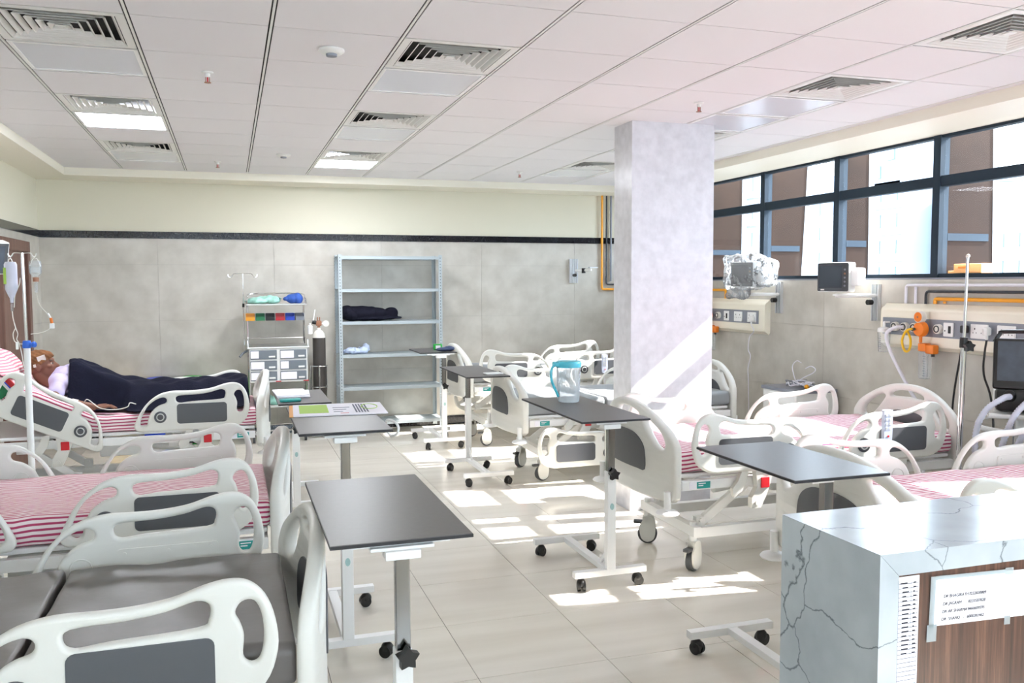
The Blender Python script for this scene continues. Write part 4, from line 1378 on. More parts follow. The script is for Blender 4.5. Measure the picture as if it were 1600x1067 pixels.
plug('white power plug with thin white cord in the panel right of the column', 7.40, 1.325, M['white'], [(4.885, 7.40, 1.265), (4.88, 7.35, 1.20), (4.88, 7.42, 1.14), (4.88, 7.44, 1.02), (4.88, 7.40, .95), (4.88, 7.44, .83), (4.88, 7.43, .72), (4.88, 7.42, .5), (4.90, 7.42, .01)], .0045, M['whitepipe'])
plug('white power plug with dark cord in the long panel right of the drip pole', 4.60, 1.34, M['cartwhite'], [(4.885, 4.60, 1.28), (4.87, 4.60, 1.18), (4.84, 4.57, 1.05), (4.80, 4.45, .8), (4.78, 4.40, .02)], .007, M['black'])

# ------------------------------------------------------------------ wall rails and bedside monitors
def wall_rail(label, y, z0, z1):
    o = thing('equipment_rail', label, 'rail', (XR-.0105, y, 0))
    b = MB().b2(-.012, 0, -.042, .042, z0, z1)
    for s in (-.036, -.008, .008, .036):
        b.b2(-.030, -.010, s-.004, s+.004, z0, z1)
    b.obj('channel', M['alu'], o, smooth=False)
    return o
def monitor(label, rl, c, rail_y, armz, wrapped=False, rz=None):
    """screen unit in its own frame: front faces -y"""
    o = thing('patient_monitor', label, 'monitor', c, rz)
    MB().b2(-.135, .135, -.06, .06, -.12, .12, .014).obj('case', M['cartwhite'], o)
    MB().prism(rrect(-.128, .128, -.113, .113, .012), 'y', -.0635, -.058).obj('bezel', M['darkgrey'], o, smooth=False)
    MB().b2(-.116, .075, -.0655, -.062, -.085, .09).obj('screen', M['screen'], o, smooth=False)
    MB().b2(-.10, -.07, -.0655, -.063, -.104, -.095).obj('status_mark', M['cylw'], o, smooth=False)
    for k in range(5):
        MB().cyl((.10, -.062, .06-.032*k), (.10, -.067, .06-.032*k), .008, seg=12).obj('button', M['copper'] if k == 1 else M['strip'], o)
    MB().b2(.10, .19, -.02, .12, -.07, .075, .015).obj('module_box', M['white'], o)
    return o
rl1 = wall_rail('vertical aluminium wall rail beside the panel near the column', 7.08, 1.385, 1.685)
rl2 = wall_rail('vertical aluminium wall rail between the two service panels', 5.775, 1.365, 1.66)
for rl, a in ((rl1, ((-.02, 0, 1.565), (-.16, .02, 1.565), (-.295, .14, 1.565))), (rl2, ((-.02, 0, 1.570), (-.16, .0, 1.570), (-.33, .10, 1.570)))):
    MB().tube([Vector(p) for p in a], .016, 8, 4).cyl(a[-1], (a[-1][0], a[-1][1], a[-1][2]+.012), .022).obj('arm', M['white'], rl)
    MB().cyl((-.03, .03, a[0][2]-.055), (-.075, .03, a[0][2]-.055), .022, seg=14).obj('clamp_knob', M['black'], rl)
ang = atan2(-.9, -.44)      # facing direction of the screens in plan, -y axis of the monitor
def face(nx, ny):
    return atan2(ny, nx)+pi/2
monitor('bare patient monitor with dark screen on the wall arm right of the wrapped one', rl2, (4.665, 5.875, 1.7185), 5.775, 1.585, rz=face(-.90, -.44))
m1 = monitor('patient monitor wrapped in clear plastic film near the column', rl1, (4.70, 7.225, 1.755), 7.08, 1.622, rz=face(-.95, -.31))
sk = lump('plastic_wrap', [], M['film'], 4, .006, 40, boxes=[((-.01, -.008, .022), (.175, .098, .158)), ((.15, .06, .02), (.095, .115, .120)), ((-.02, -.088, -.15), (.13, .030, .07))])
for v in sk.vertices:
    x, y, z = v.co
    v.co += v.normal*(.010*(1+sin(x*38+z*55)*.6+sin(y*60-z*31)*.6))
o = tag(inst('plastic_wrap', sk, None, (4.70, 7.225, 1.755), (0, 0, face(-.95, -.31))), 'crinkled clear plastic bag pulled over the monitor near the column', 'wrap')

# aluminium bracket on the back wall, and one tilted monitor at the left wall
o = thing('wall_bracket', 'empty aluminium monitor bracket on the back wall beside the corner pipes', 'bracket', (4.06, YB-.0105, 0))
b = MB().b2(-.055, .055, -.012, 0, 1.68, 1.975)
for s in (-.05, -.012, .012, .05):
    b.b2(s-.004, s+.004, -.034, -.010, 1.68, 1.975)
b.obj('channel', M['alu'], o, smooth=False)
MB().tube([(.02, -.03, 1.83), (.10, -.10, 1.835), (.16, -.20, 1.84)], .016, 8, 4).obj('arm', M['white'], o)
MB().cyl((.10, -.10, 1.80), (.10, -.10, 1.86), .024).cyl((.0, -.03, 1.775), (.0, -.075, 1.775), .02).obj('joint', M['black'], o)
MB().b2(.13, .24, -.23, -.17, 1.862, 1.874).obj('mount_plate', M['alu'], o, smooth=False)
o = thing('patient_monitor', 'tilted patient monitor on the left wall beside the brown door', 'monitor', (-1.725, 7.42, 1.89), face(.80, -.6))
o.rotation_euler = (radians(14), 0, face(.62, -.78))
MB().b2(-.14, .14, -.05, .05, -.125, .125, .012).obj('case', M['cartwhite'], o)
MB().b2(-.13, .13, -.054, -.05, -.115, .115).obj('bezel', M['darkgrey'], o, smooth=False)
MB().b2(-.115, .105, -.0565, -.053, -.09, .095).obj('screen', M['screen2'], o, smooth=False)
MB().tube([(0, .05, -.02), (-.05, .11, -.05), (-.10, .13, -.05)], .018, 8, 4).obj('wall_arm', M['white'], o)

# ------------------------------------------------------------------ bedside locker with a heap of leads
lk = thing('bedside_locker', 'white bedside locker with grey top against the window wall', 'locker', (4.72, 6.42, 0))
MB().b2(-.19, .20, -.24, .24, .07, .735, .004).obj('body', M['cartwhite'], lk)
MB().b2(-.205, .215, -.255, .255, .735, .765, .006).obj('top', M['strip'], lk)
MB().b2(-.197, -.19, -.225, .225, .52, .72).obj('drawer', M['white'], lk, smooth=False)
MB().b2(-.197, -.19, -.225, .225, .09, .50).obj('door', M['white'], lk, smooth=False)
MB().b2(-.21, -.197, -.06, .06, .61, .625).obj('handle', M['steel'], lk, smooth=False)
for x in (-.15, .16):
    for y in (-.2, .2):
        MB().cyl((x-.01, y, .032), (x+.01, y, .032), .032, seg=14).b2(x-.012, x+.012, y-.015, y+.015, .04, .075).obj('caster', M['rubber'], lk)
lb = thing('lead_bundle', 'tangled heap of pale monitor leads on top of the bedside locker', 'cables', (4.72, 6.40, .768))
OFF = Vector((4.72, 6.40, .768))
rnd = random.Random(11)
for k in range(9):
    pts = []
    cx, cy = rnd.uniform(-.06, .02), rnd.uniform(-.10, .06)
    for q in range(9):
        a = q*.9+rnd.uniform(0, .5)+k
        r = rnd.uniform(.06, .12)
        pts.append((4.72+cx+r*cos(a)*.8, 6.40+cy+r*sin(a)*1.1, .772+rnd.uniform(0, .035)+.006*k*.5))
    MB().tube([Vector(p)-OFF for p in pts], .0045, 6, 4).obj('monitor_lead', M['whitepipe'] if k % 3 else M['strip'], lb)
MB().tube([Vector(p)-OFF for p in [(4.70, 6.40, .78), (4.74, 6.50, .84), (4.76, 6.56, .93), (4.76, 6.50, .985), (4.75, 6.42, .975)]], .004, 8, 6).obj('monitor_lead', M['whitepipe'], lb)
MB().tube([Vector(p)-OFF for p in [(4.70, 6.45, .79), (4.74, 6.37, .85), (4.76, 6.27, .90), (4.76, 6.24, .935), (4.76, 6.30, .955), (4.75, 6.36, .93)]], .004, 8, 6).obj('monitor_lead', M['whitepipe'], lb)
MB().ball((-.06, -.18, .022), (.022, .018, .02), 12).obj('yellow_connector', M['amber'], lb)
MB().cyl((-.06, -.168, .02), (-.03, -.10, .02), .008).obj('connector_sleeve', M['whitepipe'], lb)

# ------------------------------------------------------------------ ventilator (front faces its local -y)
vt = thing('ventilator', 'ventilator with tilted dark touch screen and corrugated hoses at the right edge', 'ventilator', (4.42, 3.83, 0), radians(-47))
tl = Matrix.Translation((0, -.06, 1.205)) @ Matrix.Rotation(radians(-16), 4, 'X')
def tilt(b):
    b.bm.transform(tl)
    return b
tilt(MB().box((0, .012, 0), (.41, .04, .30), None, .014)).obj('screen_case', M['black'], vt)
tilt(MB().box((0, -.0095, .012), (.365, .006, .235))).obj('touch_screen', M['screen2'], vt, smooth=False)
tilt(MB().lathe([(.001, -.004), (.013, -.003), (.012, .003), (.001, .004)], seg=16, mt=Matrix.Translation((.10, -.010, -.130)) @ Matrix.Rotation(pi/2, 4, 'X'))).obj('alarm_lamp', M['orange'], vt)
tilt(MB().tube([(-.20, .01, .13), (-.175, .01, .175), (-.14, .01, .192), (.14, .01, .192), (.175, .01, .175), (.20, .01, .13)], .012, 8, 4)).obj('carry_handle', M['black'], vt)
MB().b2(-.19, .19, -.10, .14, .925, 1.065, .03).obj('gas_block', M['black'], vt)
MB().b2(-.20, .20, -.02, .16, .905, 1.05, .02).obj('rear_case', M['cartwhite'], vt)
MB().b2(-.22, .22, -.12, .17, .885, .915, .01).obj('shelf', M['cartwhite'], vt)
PORT = MB().lathe([(.001, -.03), (.020, -.03), (.034, -.012), (.034, .0), (.001, .001)], seg=20, mt=Matrix.Rotation(-pi/2, 4, 'X')).mesh('port', M['black'])
for x, z in ((-.115, 1.02), (.005, 1.005), (.12, .985)):
    inst('port', PORT, vt, (x, -.10, z))
MB().ball((.10, -.115, 1.035), (.02, .012, .012), 12).cyl((.075, -.11, 1.035), (.125, -.11, 1.035), .007).obj('filter_clip', M['teal'], vt)
MB().tube([(-.26, .05, .86), (-.27, -.12, .84), (-.20, -.20, .83), (.0, -.235, .82), (.20, -.20, .83), (.27, -.12, .84), (.26, .05, .86)], .016, 10, 6).tube([(-.26, .05, .86), (-.18, .08, .885)], .014, 8, 0).tube([(.26, .05, .86), (.18, .08, .885)], .014, 8, 0).obj('push_handle', M['cartwhite'], vt)
MB().b2(-.085, .085, -.05, .12, .12, .89, .02).obj('column', M['cartwhite'], vt)
MB().b2(-.09, -.086, -.03, .10, .2, .86).b2(.086, .09, -.03, .10, .2, .86).obj('side_groove', M['strip'], vt, smooth=False)
MB().b2(-.26, .26, -.05, .05, .085, .12, .01).b2(-.05, .05, -.26, .26, .085, .12, .01).obj('base', M['cartwhite'], vt)
for x, y in ((-.24, 0), (.24, 0), (0, -.24), (0, .24)):
    MB().cyl((x-.014, y, .04), (x+.014, y, .04), .04, seg=18).cyl((x, y, .05), (x, y, .09), .012).obj('caster', M['rubber'], vt)
def hose(pts, name='breathing_hose'):
    P = crom([Vector(p) for p in pts], 14)
    n = len(P)
    cor = lambda t: .0165+.0022*(1 if int(t*(n-1)) % 2 else -1)
    return MB().tube(P, cor, 10, 0).obj(name, M['hose'], vt, ang=80)
hose([(-.115, -.13, 1.02), (-.15, -.20, 1.015), (-.23, -.235, .95), (-.275, -.24, .84), (-.28, -.235, .70), (-.27, -.22, .52), (-.22, -.20, .35)])
hose([(.005, -.13, 1.005), (-.03, -.20, 1.0), (-.09, -.26, .93), (-.13, -.27, .82), (-.16, -.26, .68), (-.17, -.24, .5), (-.12, -.22, .36)])
hose([(.12, -.13, .985), (.07, -.20, .985), (.0, -.27, .92), (-.05, -.275, .82), (-.095, -.27, .68), (-.10, -.25, .52), (-.06, -.22, .36)])
hose([(.125, -.12, .96), (.09, -.19, .95), (.03, -.24, .90), (-.01, -.29, .80), (-.06, -.29, .68), (-.075, -.28, .55)])

# chrome drip pole at the right
ip = thing('drip_stand', 'tall chrome drip stand with black star knob in front of the long service panel', 'drip stand', (3.985, 3.93, 0))
MB().tube([(0, 0, .10), (.012, 0, .7), (.022, 0, 1.33)], .016, 12, 0).obj('lower_tube', M['chrome'], ip)
MB().tube([(.022, 0, 1.30), (.032, 0, 1.82)], .009, 10, 0).obj('upper_tube', M['chrome'], ip)
MB().ball((.032, 0, 1.825), .012, 12).obj('tip', M['cylw'], ip)
MB().cyl((.020, 0, 1.30), (.022, 0, 1.36), .022, seg=14).obj('collar', M['black'], ip)
inst('star_knob', TD['star_knob'], ip, (.03, .01, 1.31), (0, 0, -.2))
for k in range(5):
    a = 2*pi*k/5+.3
    MB().tube([(.02*cos(a), .02*sin(a), .12), (.20*cos(a), .20*sin(a), .07)], .011, 8, 0).cyl((.20*cos(a)-.01, .20*sin(a), .032), (.20*cos(a)+.01, .20*sin(a), .032), .032, seg=14).obj('leg', M['chrome'], ip)

# ------------------------------------------------------------------ patient, bedding, drip stand at the left
PY = 7.20
def union(name, parts, voxel, m, smooth_it=2):
    b = MB()
    for p in parts:
        if p[0] == 'e':
            b.ball(p[1], p[2], 24, p[3] if len(p) > 3 else None)
        else:
            _, a, c, r0, r1 = p
            b.cyl(a, c, r0, r1, 20)
            b.ball(a, r0, 18)
            b.ball(c, r1, 18)
    me = b.mesh(name, m)
    o = bpy.data.objects.new('tmp', me)
    COL.objects.link(o)
    md = o.modifiers.new('r', 'REMESH')
    md.mode, md.voxel_size = 'VOXEL', voxel
    ms = o.modifiers.new('s', 'SMOOTH')
    ms.factor, ms.iterations = .5, smooth_it
    dg = bpy.context.evaluated_depsgraph_get()
    dg.update()
    me2 = bpy.data.meshes.new_from_object(o.evaluated_get(dg))
    bpy.data.objects.remove(o, do_unlink=True)
    fin_mesh(me2, m, True, 180)
    me2.name = name
    return me2
HX, HZ = -1.345, 1.078
def hp(f, s, u):
    """head space: f forwards (towards the feet), s sideways, u up; head tipped back a little"""
    a = radians(10)
    return (HX+f*cos(a)-u*sin(a), PY+s, HZ+f*sin(a)+u*cos(a))
hr = Matrix.Rotation(-radians(10), 4, 'Y')
A = []
# skull, jaw, face
A += [('e', hp(-.012, 0, .025), (.098, .077, .092), hr), ('e', hp(.035, 0, -.035), (.062, .058, .075), hr), ('e', hp(.058, 0, -.085), (.030, .034, .026), hr),
      ('e', hp(.076, 0, .032), (.02, .05, .014), hr)]
A += [('c', hp(.083, 0, .018), hp(.110, 0, -.022), .010, .0145), ('e', hp(.092, .012, -.024), (.011, .009, .008)), ('e', hp(.092, -.012, -.024), (.011, .009, .008))]
A += [('e', hp(.083, 0, -.052), (.014, .024, .007), hr), ('e', hp(.080, 0, -.066), (.013, .022, .008), hr)]
for sd_ in (-1, 1):
    A += [('e', hp(.060, sd_*.040, -.012), (.024, .020, .018), hr), ('e', hp(-.008, sd_*.080, -.005), (.020, .008, .034), hr)]
# neck, trunk
A += [('c', hp(-.02, 0, -.06), (-1.285, PY, .935), .052, .058)]
A += [('e', (-1.13, PY, .955), (.15, .165, .105), Matrix.Rotation(radians(24), 4, 'Y')), ('e', (-1.02, PY, .905), (.16, .15, .10), Matrix.Rotation(radians(20), 4, 'Y')),
      ('e', (-.86, PY, .865), (.16, .155, .095)), ('e', (-.72, PY, .85), (.14, .165, .095))]
for sd_ in (-1, 1):
    A += [('c', (-.68, PY+sd_*.085, .84), (-.33, PY+sd_*.10, .855), .082, .062), ('c', (-.33, PY+sd_*.10, .855), (.01, PY+sd_*.10, .80), .060, .040),
          ('c', (.02, PY+sd_*.10, .79), (.045, PY+sd_*.115, .865), .038, .032)]
# near arm outside, bent along the mattress edge; far arm under the blanket
sh_, el_, wr_ = (-1.20, PY-.185, .965), (-1.21, PY-.335, .850), (-.955, PY-.35, .80)
A += [('e', sh_, (.062, .062, .062)), ('c', sh_, el_, .047, .040), ('c', el_, wr_, .040, .027)]
A += [('e', (-.905, PY-.345, .795), (.048, .036, .016))]
for k, (dy, L) in enumerate(((-.030, .062), (-.011, .074), (.008, .070), (.026, .056))):
    p0 = Vector((-.872, PY-.345+dy, .797))
    p1 = p0+Vector((L*.55, dy*.15, .004))
    p2 = p1+Vector((L*.45, dy*.1, -.018))
    A += [('c', p0, p1, .0085, .008), ('c', p1, p2, .008, .0068)]
A += [('c', (-.925, PY-.312, .802), (-.885, PY-.292, .806), .011, .0095), ('c', (-.885, PY-.292, .806), (-.858, PY-.296, .800), .0095, .008)]
sh2, el2, wr2 = (-1.20, PY+.185, .965), (-1.06, PY+.25, .88), (-.86, PY+.16, .95)
A += [('e', sh2, (.062, .062, .062)), ('c', sh2, el2, .047, .040), ('c', el2, wr2, .040, .027), ('e', (-.81, PY+.14, .955), (.045, .036, .016))]
for k, dy in enumerate((-.028, -.009, .010, .028)):
    A += [('c', (-.775, PY+.14+dy, .955), (-.72, PY+.135+dy, .945), .0085, .007)]
A += [('c', (-.82, PY+.105, .955), (-.785, PY+.085, .95), .0105, .009)]
from mathutils.bvhtree import BVHTree
MT = BVHTree.FromPolygons([Vector((.19-v.co.x, 7.244-v.co.y, v.co.z)) for v in mat_back.vertices], [tuple(p.vertices) for p in mat_back.polygons])
def mtop(x, y):
    h = MT.ray_cast(Vector((x, y, 2)), Vector((0, 0, -1)))[0]
    return h.z if h is not None else None
# blanket over chest to feet
prof = [(-1.135, 1.104), (-1.10, 1.112), (-1.04, 1.078), (-.96, 1.038), (-.88, 1.002), (-.80, .970), (-.70, .942), (-.60, .928), (-.45, .926), (-.30, .930), (-.15, .934), (0, .944), (.085, .952), (.105, .945)]
def bl_top(x):
    for (a, za), (c, zc) in zip(prof, prof[1:]):
        if a <= x <= c:
            return za+(zc-za)*(x-a)/(c-a)
    return prof[-1][1]
bm = bmesh.new()
NX, NY = 90, 44
grid = []
for i in range(NX+1):
    x = prof[0][0]+(prof[-1][0]-prof[0][0])*i/NX
    row = []
    for j in range(NY+1):
        t = j/NY*2-1
        k_ = min(1, max(0, (x+.79)/.12))
        w = .425 if t > 0 else .285+.14*k_*k_*(3-2*k_)
        yy = t*w
        base = max(.752, (mtop(x, PY+.02+yy) or 0)+.012)
        top = bl_top(x)
        flat_ = (.36 if t > 0 else .66-.30*k_) if x < -.7 else .40
        a = max(0, (abs(t)-flat_)/(1-flat_))
        fall = (1-a*a*(3-2*a))
        side_h = .0
        z = base+(top-base)*fall
        z += .009*sin(x*26+yy*12)*fall+.007*sin(x*11-yy*31)+.006*sin(x*47+yy*21)*a
        if x > .07:
            z = min(z, z)
        row.append(bm.verts.new((x+.01*sin(yy*23), PY+.02+yy, max(z, base+.004))))
    grid.append(row)
for i in range(NX):
    for j in range(NY):
        bm.faces.new((grid[i][j], grid[i+1][j], grid[i+1][j+1], grid[i][j+1]))
# foot end folds down to the mattress
last = grid[-1]
low = [bm.verts.new((v.co.x+.012, v.co.y, .762)) for v in last]
for j in range(NY):
    bm.faces.new((last[j], low[j], low[j+1], last[j+1]))
bmesh.ops.recalc_face_normals(bm, faces=bm.faces)
me = bpy.data.meshes.new('blanket')
bm.to_mesh(me)
bm.free()
fin_mesh(me, M['navy'], True, 180)
BT = BVHTree.FromPolygons([v.co.copy() for v in me.vertices], [tuple(p.vertices) for p in me.polygons])
bk = tag(inst('blanket', me), 'dark navy blanket covering the person on the bed from chest to feet', 'blanket')
so = bk.modifiers.new('thickness', 'SOLIDIFY')
so.thickness, so.offset = .006, 1
def settle(me, gap):
    # rest the body on the mattress and keep it under the blanket
    for v in me.vertices:
        z = mtop(v.co.x, v.co.y)
        if z is not None and v.co.z < z+gap:
            v.co.z = z+gap+(v.co.z-z-gap)*.01
        h = BT.ray_cast(Vector((max(v.co.x, -1.13) if v.co.x > -1.175 else v.co.x, v.co.y, 2)), Vector((0, 0, -1)))[0]
        if h is not None and v.co.z > h.z-.014 and (z is None or h.z-z > .10 or v.co.x > -1.13):
            v.co.z = h.z-.014-.004*(1 if me.name == 'person' else 0)
    return me
pt = tag(inst('person', settle(union('person', A, .0062, M['skin'], 2), .006)), 'person lying propped up in lavender shirt, head wrapped in brown cloth, looking toward the feet', 'person')
# head cloth, gauze patches, ear-level tape, eyes, brows, beard
capA = [('e', hp(-.013, 0, .028), (.106, .085, .097), hr), ('e', hp(.02, 0, .062), (.078, .070, .052), hr)]
me = union('head_cloth', capA, .006, M['wrap'], 1)
bm = bmesh.new()
bm.from_mesh(me)
nv = Vector((.62, 0, -.78))
bmesh.ops.bisect_plane(bm, geom=bm.verts[:]+bm.edges[:]+bm.faces[:], plane_co=hp(.075, 0, .045), plane_no=(.60, 0, -.80), clear_outer=True)
bmesh.ops.holes_fill(bm, edges=[e for e in bm.edges if e.is_boundary])
for v in bm.verts:
    v.co += v.normal*.0022*sin(v.co.x*130+v.co.z*210+v.co.y*60)
bm.to_mesh(me)
bm.free()
fin_mesh(me, M['wrap'], True, 180)
inst('head_cloth', me, pt)
MB().box(hp(.028, -.079, .056), (.056, .005, .048), hr @ Matrix.Rotation(radians(28), 4, 'X') @ Matrix.Rotation(radians(20), 4, 'Z'), .002).obj('gauze_patch', M['gauze'], pt)
MB().box(hp(-.025, -.0875, .012), (.018, .004, .022), hr, .0015).obj('gauze_patch', M['gauze'], pt)
for s_ in (-1, 1):
    e = MB().ball(hp(.0745, s_*.030, .006), (.010, .012, .0085), 14).obj('eye', M['sclera'], pt)
    MB().ball(hp(.085, s_*.031, .006), (.005, .0055, .0055), 10).obj('iris', M['black'], e)
    MB().tube([hp(.083, s_*.016, .027), hp(.087, s_*.032, .031), hp(.075, s_*.050, .026)], .0042, 6, 3).obj('eyebrow', M['beard'], pt)
MB().tube([hp(.084, -.024, -.058), hp(.094, -.010, -.0565), hp(.096, 0, -.058), hp(.094, .010, -.0565), hp(.084, .024, -.058)], .0048, 6, 3).obj('lips', M['lip'], pt)
# shirt: shell round chest and upper arms, open collar
S = [('e', (-1.13, PY, .957), (.158, .175, .112), Matrix.Rotation(radians(24), 4, 'Y')), ('e', (-1.02, PY, .907), (.168, .160, .106), Matrix.Rotation(radians(20), 4, 'Y')),
     ('e', (-.86, PY, .867), (.168, .163, .102)), ('e', sh_, (.068, .068, .068)), ('c', sh_, tuple(Vector(sh_)*.45+Vector(el_)*.55), .054, .050),
     ('e', sh2, (.068, .068, .068)), ('c', sh2, tuple(Vector(sh2)*.45+Vector(el2)*.55), .054, .050), ('e', (-1.225, PY, .955), (.07, .12, .07))]
me = union('shirt', S, .010, M['lav'], 2)
for v in me.vertices:
    v.co += v.normal*.006
    v.co += v.normal*.004*(sin(v.co.x*60+v.co.y*35)+sin(v.co.z*70-v.co.x*40))
settle(me, .003)
fin_mesh(me, M['lav'], True, 180)
inst('shirt', me, pt)
b = MB()
for s_ in (-1, 1):
    b.prism(c2([(-1.255, .985), (-1.205, 1.035), (-1.16, 1.055), (-1.14, 1.03), (-1.19, .99), (-1.225, .965)], 3), 'y', PY+s_*.052-.006, PY+s_*.052+.006)
b.obj('collar', M['lav'], pt)
inst('arm_tape', settle(MB().cyl(tuple(Vector(el_)*.55+Vector(wr_)*.45), tuple(Vector(el_)*.40+Vector(wr_)*.60), .0385, .036, 18).mesh('arm_tape', M['gauze']), .003), pt)
MB().tube([tuple(Vector(wr_)+Vector((-.06, 0, .035))), (-.98, PY-.40, .86), (-.90, PY-.43, .80), (-.80, PY-.44, .785), (-.72, PY-.445, .80), (-.70, PY-.45, .83), (-.66, PY-.45, .82)], .0035, 6, 6).obj('drip_line', M['tube'], pt)

# pillow propped behind the head, printed bag tucked at the bed head
PL = lump('pillow', [((0, 0, 0), (.065, .25, .16)), ((0, .12, -.02), (.07, .16, .15)), ((0, -.12, -.02), (.07, .16, .15))], M['stripe2'], 3, .006, 20)
uvl = PL.uv_layers.new(name='UVMap')
for p in PL.polygons:
    for li in p.loop_indices:
        v = PL.vertices[PL.loops[li].vertex_index].co
        uvl.data[li].uv = (v.y, v.z+v.x*.6)
PL.transform(Matrix.Translation((-1.575, PY, 1.085)) @ Matrix.Rotation(radians(-32), 4, 'Y'))
settle(PL, .014)
for v in PL.vertices:
    if v.co.x > -1.47 and abs(v.co.y-PY) < .10:
        v.co.x = -1.47
tag(inst('pillow', PL, None), 'pink striped pillow propped up behind the bandaged head', 'pillow')
o = thing('printed_pouch', 'green and white pouch with red end tucked inside the raised head rail', 'pouch', (-1.50, 6.785, .975), 0)
o.rotation_euler = (0, radians(-38), 0)
MB().b2(-.075, .0, -.008, .008, -.055, .055, .004).obj('green_half', M['green'], o)
MB().b2(.0, .018, -.008, .008, -.055, .055).obj('white_band', M['cartwhite'], o, smooth=False)
MB().b2(.018, .026, -.008, .008, -.055, .055).obj('blue_band', M['blue'], o, smooth=False)
MB().b2(.026, .06, -.008, .008, -.055, .055, .004).obj('red_end', M['red'], o)

# drip stand with two hanging bottles
ds = thing('drip_stand', 'white drip stand with blue collar standing before the patient bed', 'drip stand', (-1.255, 6.30, 0))
MB().cyl((0, 0, .07), (0, 0, 1.28), .020, seg=18).obj('lower_tube', M['white'], ds)
MB().lathe([(.001, 0), (.026, 0), (.027, .03), (.022, .048), (.001, .049)], c=(0, 0, 1.272), seg=20).cyl((0, 0, 1.295), (.045, -.02, 1.295), .014, seg=12).ball((.045, -.02, 1.295), (.018, .018, .02), 12).obj('blue_collar', M['collar'], ds)
MB().cyl((0, 0, 1.30), (-.006, 0, 1.885), .0095, seg=14).obj('upper_tube', M['chrome'], ds)
b = MB()
for s_ in (-1, 1):
    b.tube([(-.006, 0, 1.882), (-.006+s_*.045, 0, 1.884), (-.006+s_*.058, 0, 1.868), (-.006+s_*.068, 0, 1.858), (-.006+s_*.078, 0, 1.868), (-.006+s_*.080, 0, 1.882)], .0042, 6, 4)
b.obj('hook_arm', M['steel'], ds)
for k in range(5):
    a = 2*pi*k/5+.2
    MB().tube([(.02*cos(a), .02*sin(a), .09), (.24*cos(a), .24*sin(a), .06)], .012, 8, 0).cyl((.24*cos(a)-.01, .24*sin(a), .028), (.24*cos(a)+.01, .24*sin(a), .028), .028, seg=14).obj('leg', M['white'], ds)
ib = thing('infusion_bottle', 'large milky infusion bottle hanging from the left hook of the white drip stand', 'bottle', (-1.330, 6.30, 1.565))
MB().lathe([(.001, .0), (.010, .0), (.012, .03), (.02, .045), (.036, .085), (.038, .10), (.038, .245), (.030, .262), (.001, .264)], seg=24, sx=1, sy=.7).obj('body', M['hose'], ib)
MB().tube([(-.012, 0, .262), (-.008, 0, .275), (.0, 0, .284), (.008, 0, .275), (.012, 0, .262)], .003, 6, 4).obj('hanger', M['white'], ib)
MB().lathe([(.001, -.055), (.008, -.054), (.009, -.006), (.006, -.001), (.001, -.001)], seg=14).obj('drip_chamber', M['clear'], ib)
MB().b2(-.0375, -.022, -.0235, -.012, .12, .225).obj('yellow_label', M['limey'], ib, smooth=False)
MB().tube([(0, 0, -.055), (.005, -.01, -.10), (.018, -.015, -.16), (.028, -.01, -.20), (.022, -.015, -.235), (.035, -.02, -.26), (.05, -.03, -.33), (.06, -.03, -.42)], .003, 6, 6).obj('drip_line', M['tube'], ib)
MB().tube([(.012, 0, -.03), (.02, 0, .05), (.048, -.005, .12), (.055, -.012, .16)], .0028, 6, 6).tube([(.018, -.015, -.16), (.002, -.015, -.20), (.010, -.02, -.245), (.035, -.022, -.262), (.055, -.022, -.265)], .0028, 6, 6).obj('side_line', M['tube'], ib)
MB().b2(.016, .032, -.028, -.012, -.30, -.25, .004).obj('roller_clamp', M['white'], ib)
i2 = thing('infusion_bottle', 'small clear bronze-capped infusion vial on the right hook of the white drip stand', 'bottle', (-1.188, 6.30, 1.730))
MB().lathe([(.001, 0), (.018, .004), (.034, .025), (.036, .04), (.036, .09), (.030, .104), (.001, .106)], seg=22).obj('body', M['clear'], i2)
MB().lathe([(.001, .022), (.032, .030), (.032, .065), (.001, .066)], seg=20).obj('contents', M['water'], i2)
MB().lathe([(.001, -.03), (.018, -.03), (.019, -.002), (.001, -.001)], seg=18).obj('cap', M['copper'], i2)
MB().lathe([(.001, -.10), (.006, -.10), (.009, -.09), (.009, -.04), (.004, -.031), (.001, -.031)], seg=14).obj('drip_chamber', M['clear'], i2)
MB().tube([(-.03, 0, .07), (-.015, 0, .112), (0, 0, .120), (.015, 0, .112), (.03, 0, .07)], .0025, 6, 4).obj('hanger', M['steel'], i2)
MB().tube([(0, 0, -.10), (.01, 0, -.16), (.03, 0, -.20), (.075, 0, -.26), (.085, 0, -.30), (.07, 0, -.335), (.02, 0, -.36), (-.04, -.01, -.368)], .0026, 6, 6).obj('drip_line', M['tube'], i2)
MB().cyl((.078, 0, -.265), (.084, 0, -.30), .009, seg=10).obj('valve', M['orange'], i2)
MB().cyl((.062, 0, -.235), (.078, 0, -.268), .006, seg=10).b2(.070, .098, -.008, .008, -.335, -.30, .004).obj('connector', M['white'], i2)

